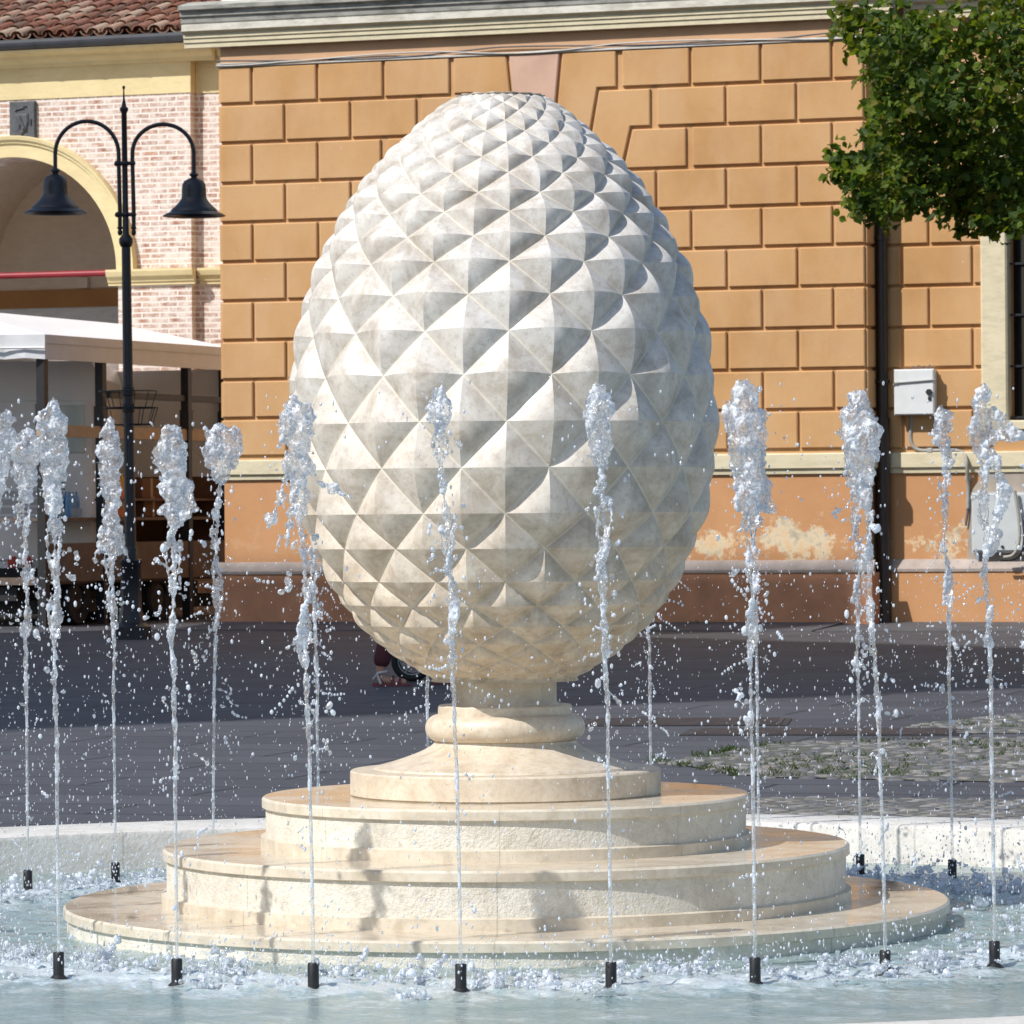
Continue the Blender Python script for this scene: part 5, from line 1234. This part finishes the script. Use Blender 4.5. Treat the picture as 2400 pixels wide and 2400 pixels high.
for _ in range(420):
    a, b_, c = (rl.gauss(0, 1) for _ in range(3)); d = Vector((a, b_, c)).normalized() * rl.uniform(.55, 1.0); p = Vector((6.9 + d.x * 3.6, TY + 1 + d.y * 3.3, 7.4 + d.z * 3.3))
    sx_ = p.x / p.y * F_PX + 1200; sy_ = 1205 - (p.z - EYE) / p.y * F_PX
    if p.z < 4.0 or (sx_ < 2130 and sy_ > -40) or (sy_ > 460 and sx_ < 2420): continue
    clumps.append((p, rl.uniform(.35, .55), .75))
for p, r, dens in clumps:
    n = int(dens * (24 + 760 * r * r)) if r < .34 else int(dens * 110); tint = rl.random()
    for _ in range(n):
        v = Vector((rl.gauss(0, 1), rl.gauss(0, 1), rl.gauss(0, 1))).normalized() * r * rl.random() ** .45; v.y *= 1.2
        pr_ = rl.random(); mi = 2 if pr_ < .04 + .14 * (tint > .8) else (1 if pr_ < .45 + .5 * (tint - .5) else 0)
        leaf_at(p + v, rl.uniform(.05, .112), mi)
for p, r, dens in clumps[:64]:
    for _ in range(3):
        d = Vector((rl.gauss(-.2, .8), rl.gauss(0, .6), rl.gauss(-.2, .8))).normalized(); q_ = p + d * r * .7
        for j in range(rl.randint(5, 9)):
            q_ = q_ + d * (.022 if r > .12 else .014) + Vector((rl.gauss(0, .012), rl.gauss(0, .012), rl.gauss(-.006, .012))); leaf_at(q_, rl.uniform(.05, .095), rl.choice((0, 1, 1, 1, 2)))
lm.build('crown', [MT['leaf0'], MT['leaf1'], MT['leaf2']], tr)
m = MB(); m.tube([(6.5, TY + .4, -.05), (6.52, TY + .4, .3), (6.5, TY + .45, 1.6), (6.6, TY + .5, 3.2), (6.7, TY + .7, 5.2), (6.8, TY + .9, 8.5)], [.30, .22, .19, .17, .13, .05], 14); m.build('trunk', MT['bark'], tr)
m = MB()
for p, r, dens in clumps[100:220:6]:
    s0 = Vector((6.6, TY + .5, max(3.3, min(7, p.z - .5)))); mid = s0.lerp(p, .55) + Vector((0, 0, .25)); m.tube(smooth([s0, mid, p], 6), [.045 - .036 * k / 12 for k in range(13)], 6)
m.build('limb', MT['bark'], tr)

# ================================================================== ADDED BLOCKERS out of frame on the left (invented building, shaped to shade the square)
def pq(p, q_): return LH * q_ + PH * p
def shade_block(lab, pts, H, nm):
    t = thing(nm, lab, 'building', sum(pts, Vector()) / len(pts)); n = len(pts); m = MB()
    m.add([p for p in pts] + [p + UP * H for p in pts], [(i, (i + 1) % n, n + (i + 1) % n, n + i) for i in range(n)]); m.build('wall', MT['greywhite'], t)
    m = MB(); c = t.location + UP * (H + .5); m.add([p + UP * H for p in pts] + [c], [(i, (i + 1) % n, n) for i in range(n)]); m.build('roof', MT['tile1'], t)
    a, b_ = pts[0], pts[1]; d = (b_ - a); Ln = d.length; d.normalize(); nrm = Vector((d.y, -d.x, 0))
    if nrm.dot(a - t.location) < 0: nrm = -nrm
    for fl in range(int(H // 4)):
        for k in range(int(Ln // 3)):
            x = (k + .6) * 3; z = 1.2 + fl * 4; Tq = lambda a_, o_, z_: a + d * a_ + nrm * o_ + UP * z_
            m = MB(); m.bbox(Tq, x - .6, x + .6, .001, .06, z, z + 1.9, .02); f = m.build('window', MT['cream'], t); m = MB(); m.box(Tq, x - .45, x + .45, .062, .07, z + .15, z + 1.75); m.build('pane', MT['glass'], f)
SHD = fac(560, 1352)[1]
shade_block('tall pale grey block added out of view on the left to shade the square', [pq(22.7, -3), pq(39.0, -3), pq(39.0, -15), pq(22.7, -15)], 31.0, 'shade_block')
fL, fR = W(-.2, 0, 0), W(S_END + .02, 0, 0); tt = 27.0; HW = Z_LED0 + .06 + tt * math.tan(EL)  # added lower block: its height puts the shadow edge at the ledge
eL, eR = fL - LH * tt, fR - LH * tt
shade_block('lower pale grey block added out of view on the left to shade the plinth', [eR, eL, pq(eL.dot(PH), -17), pq(eR.dot(PH), -17)], HW, 'shade_block_low')
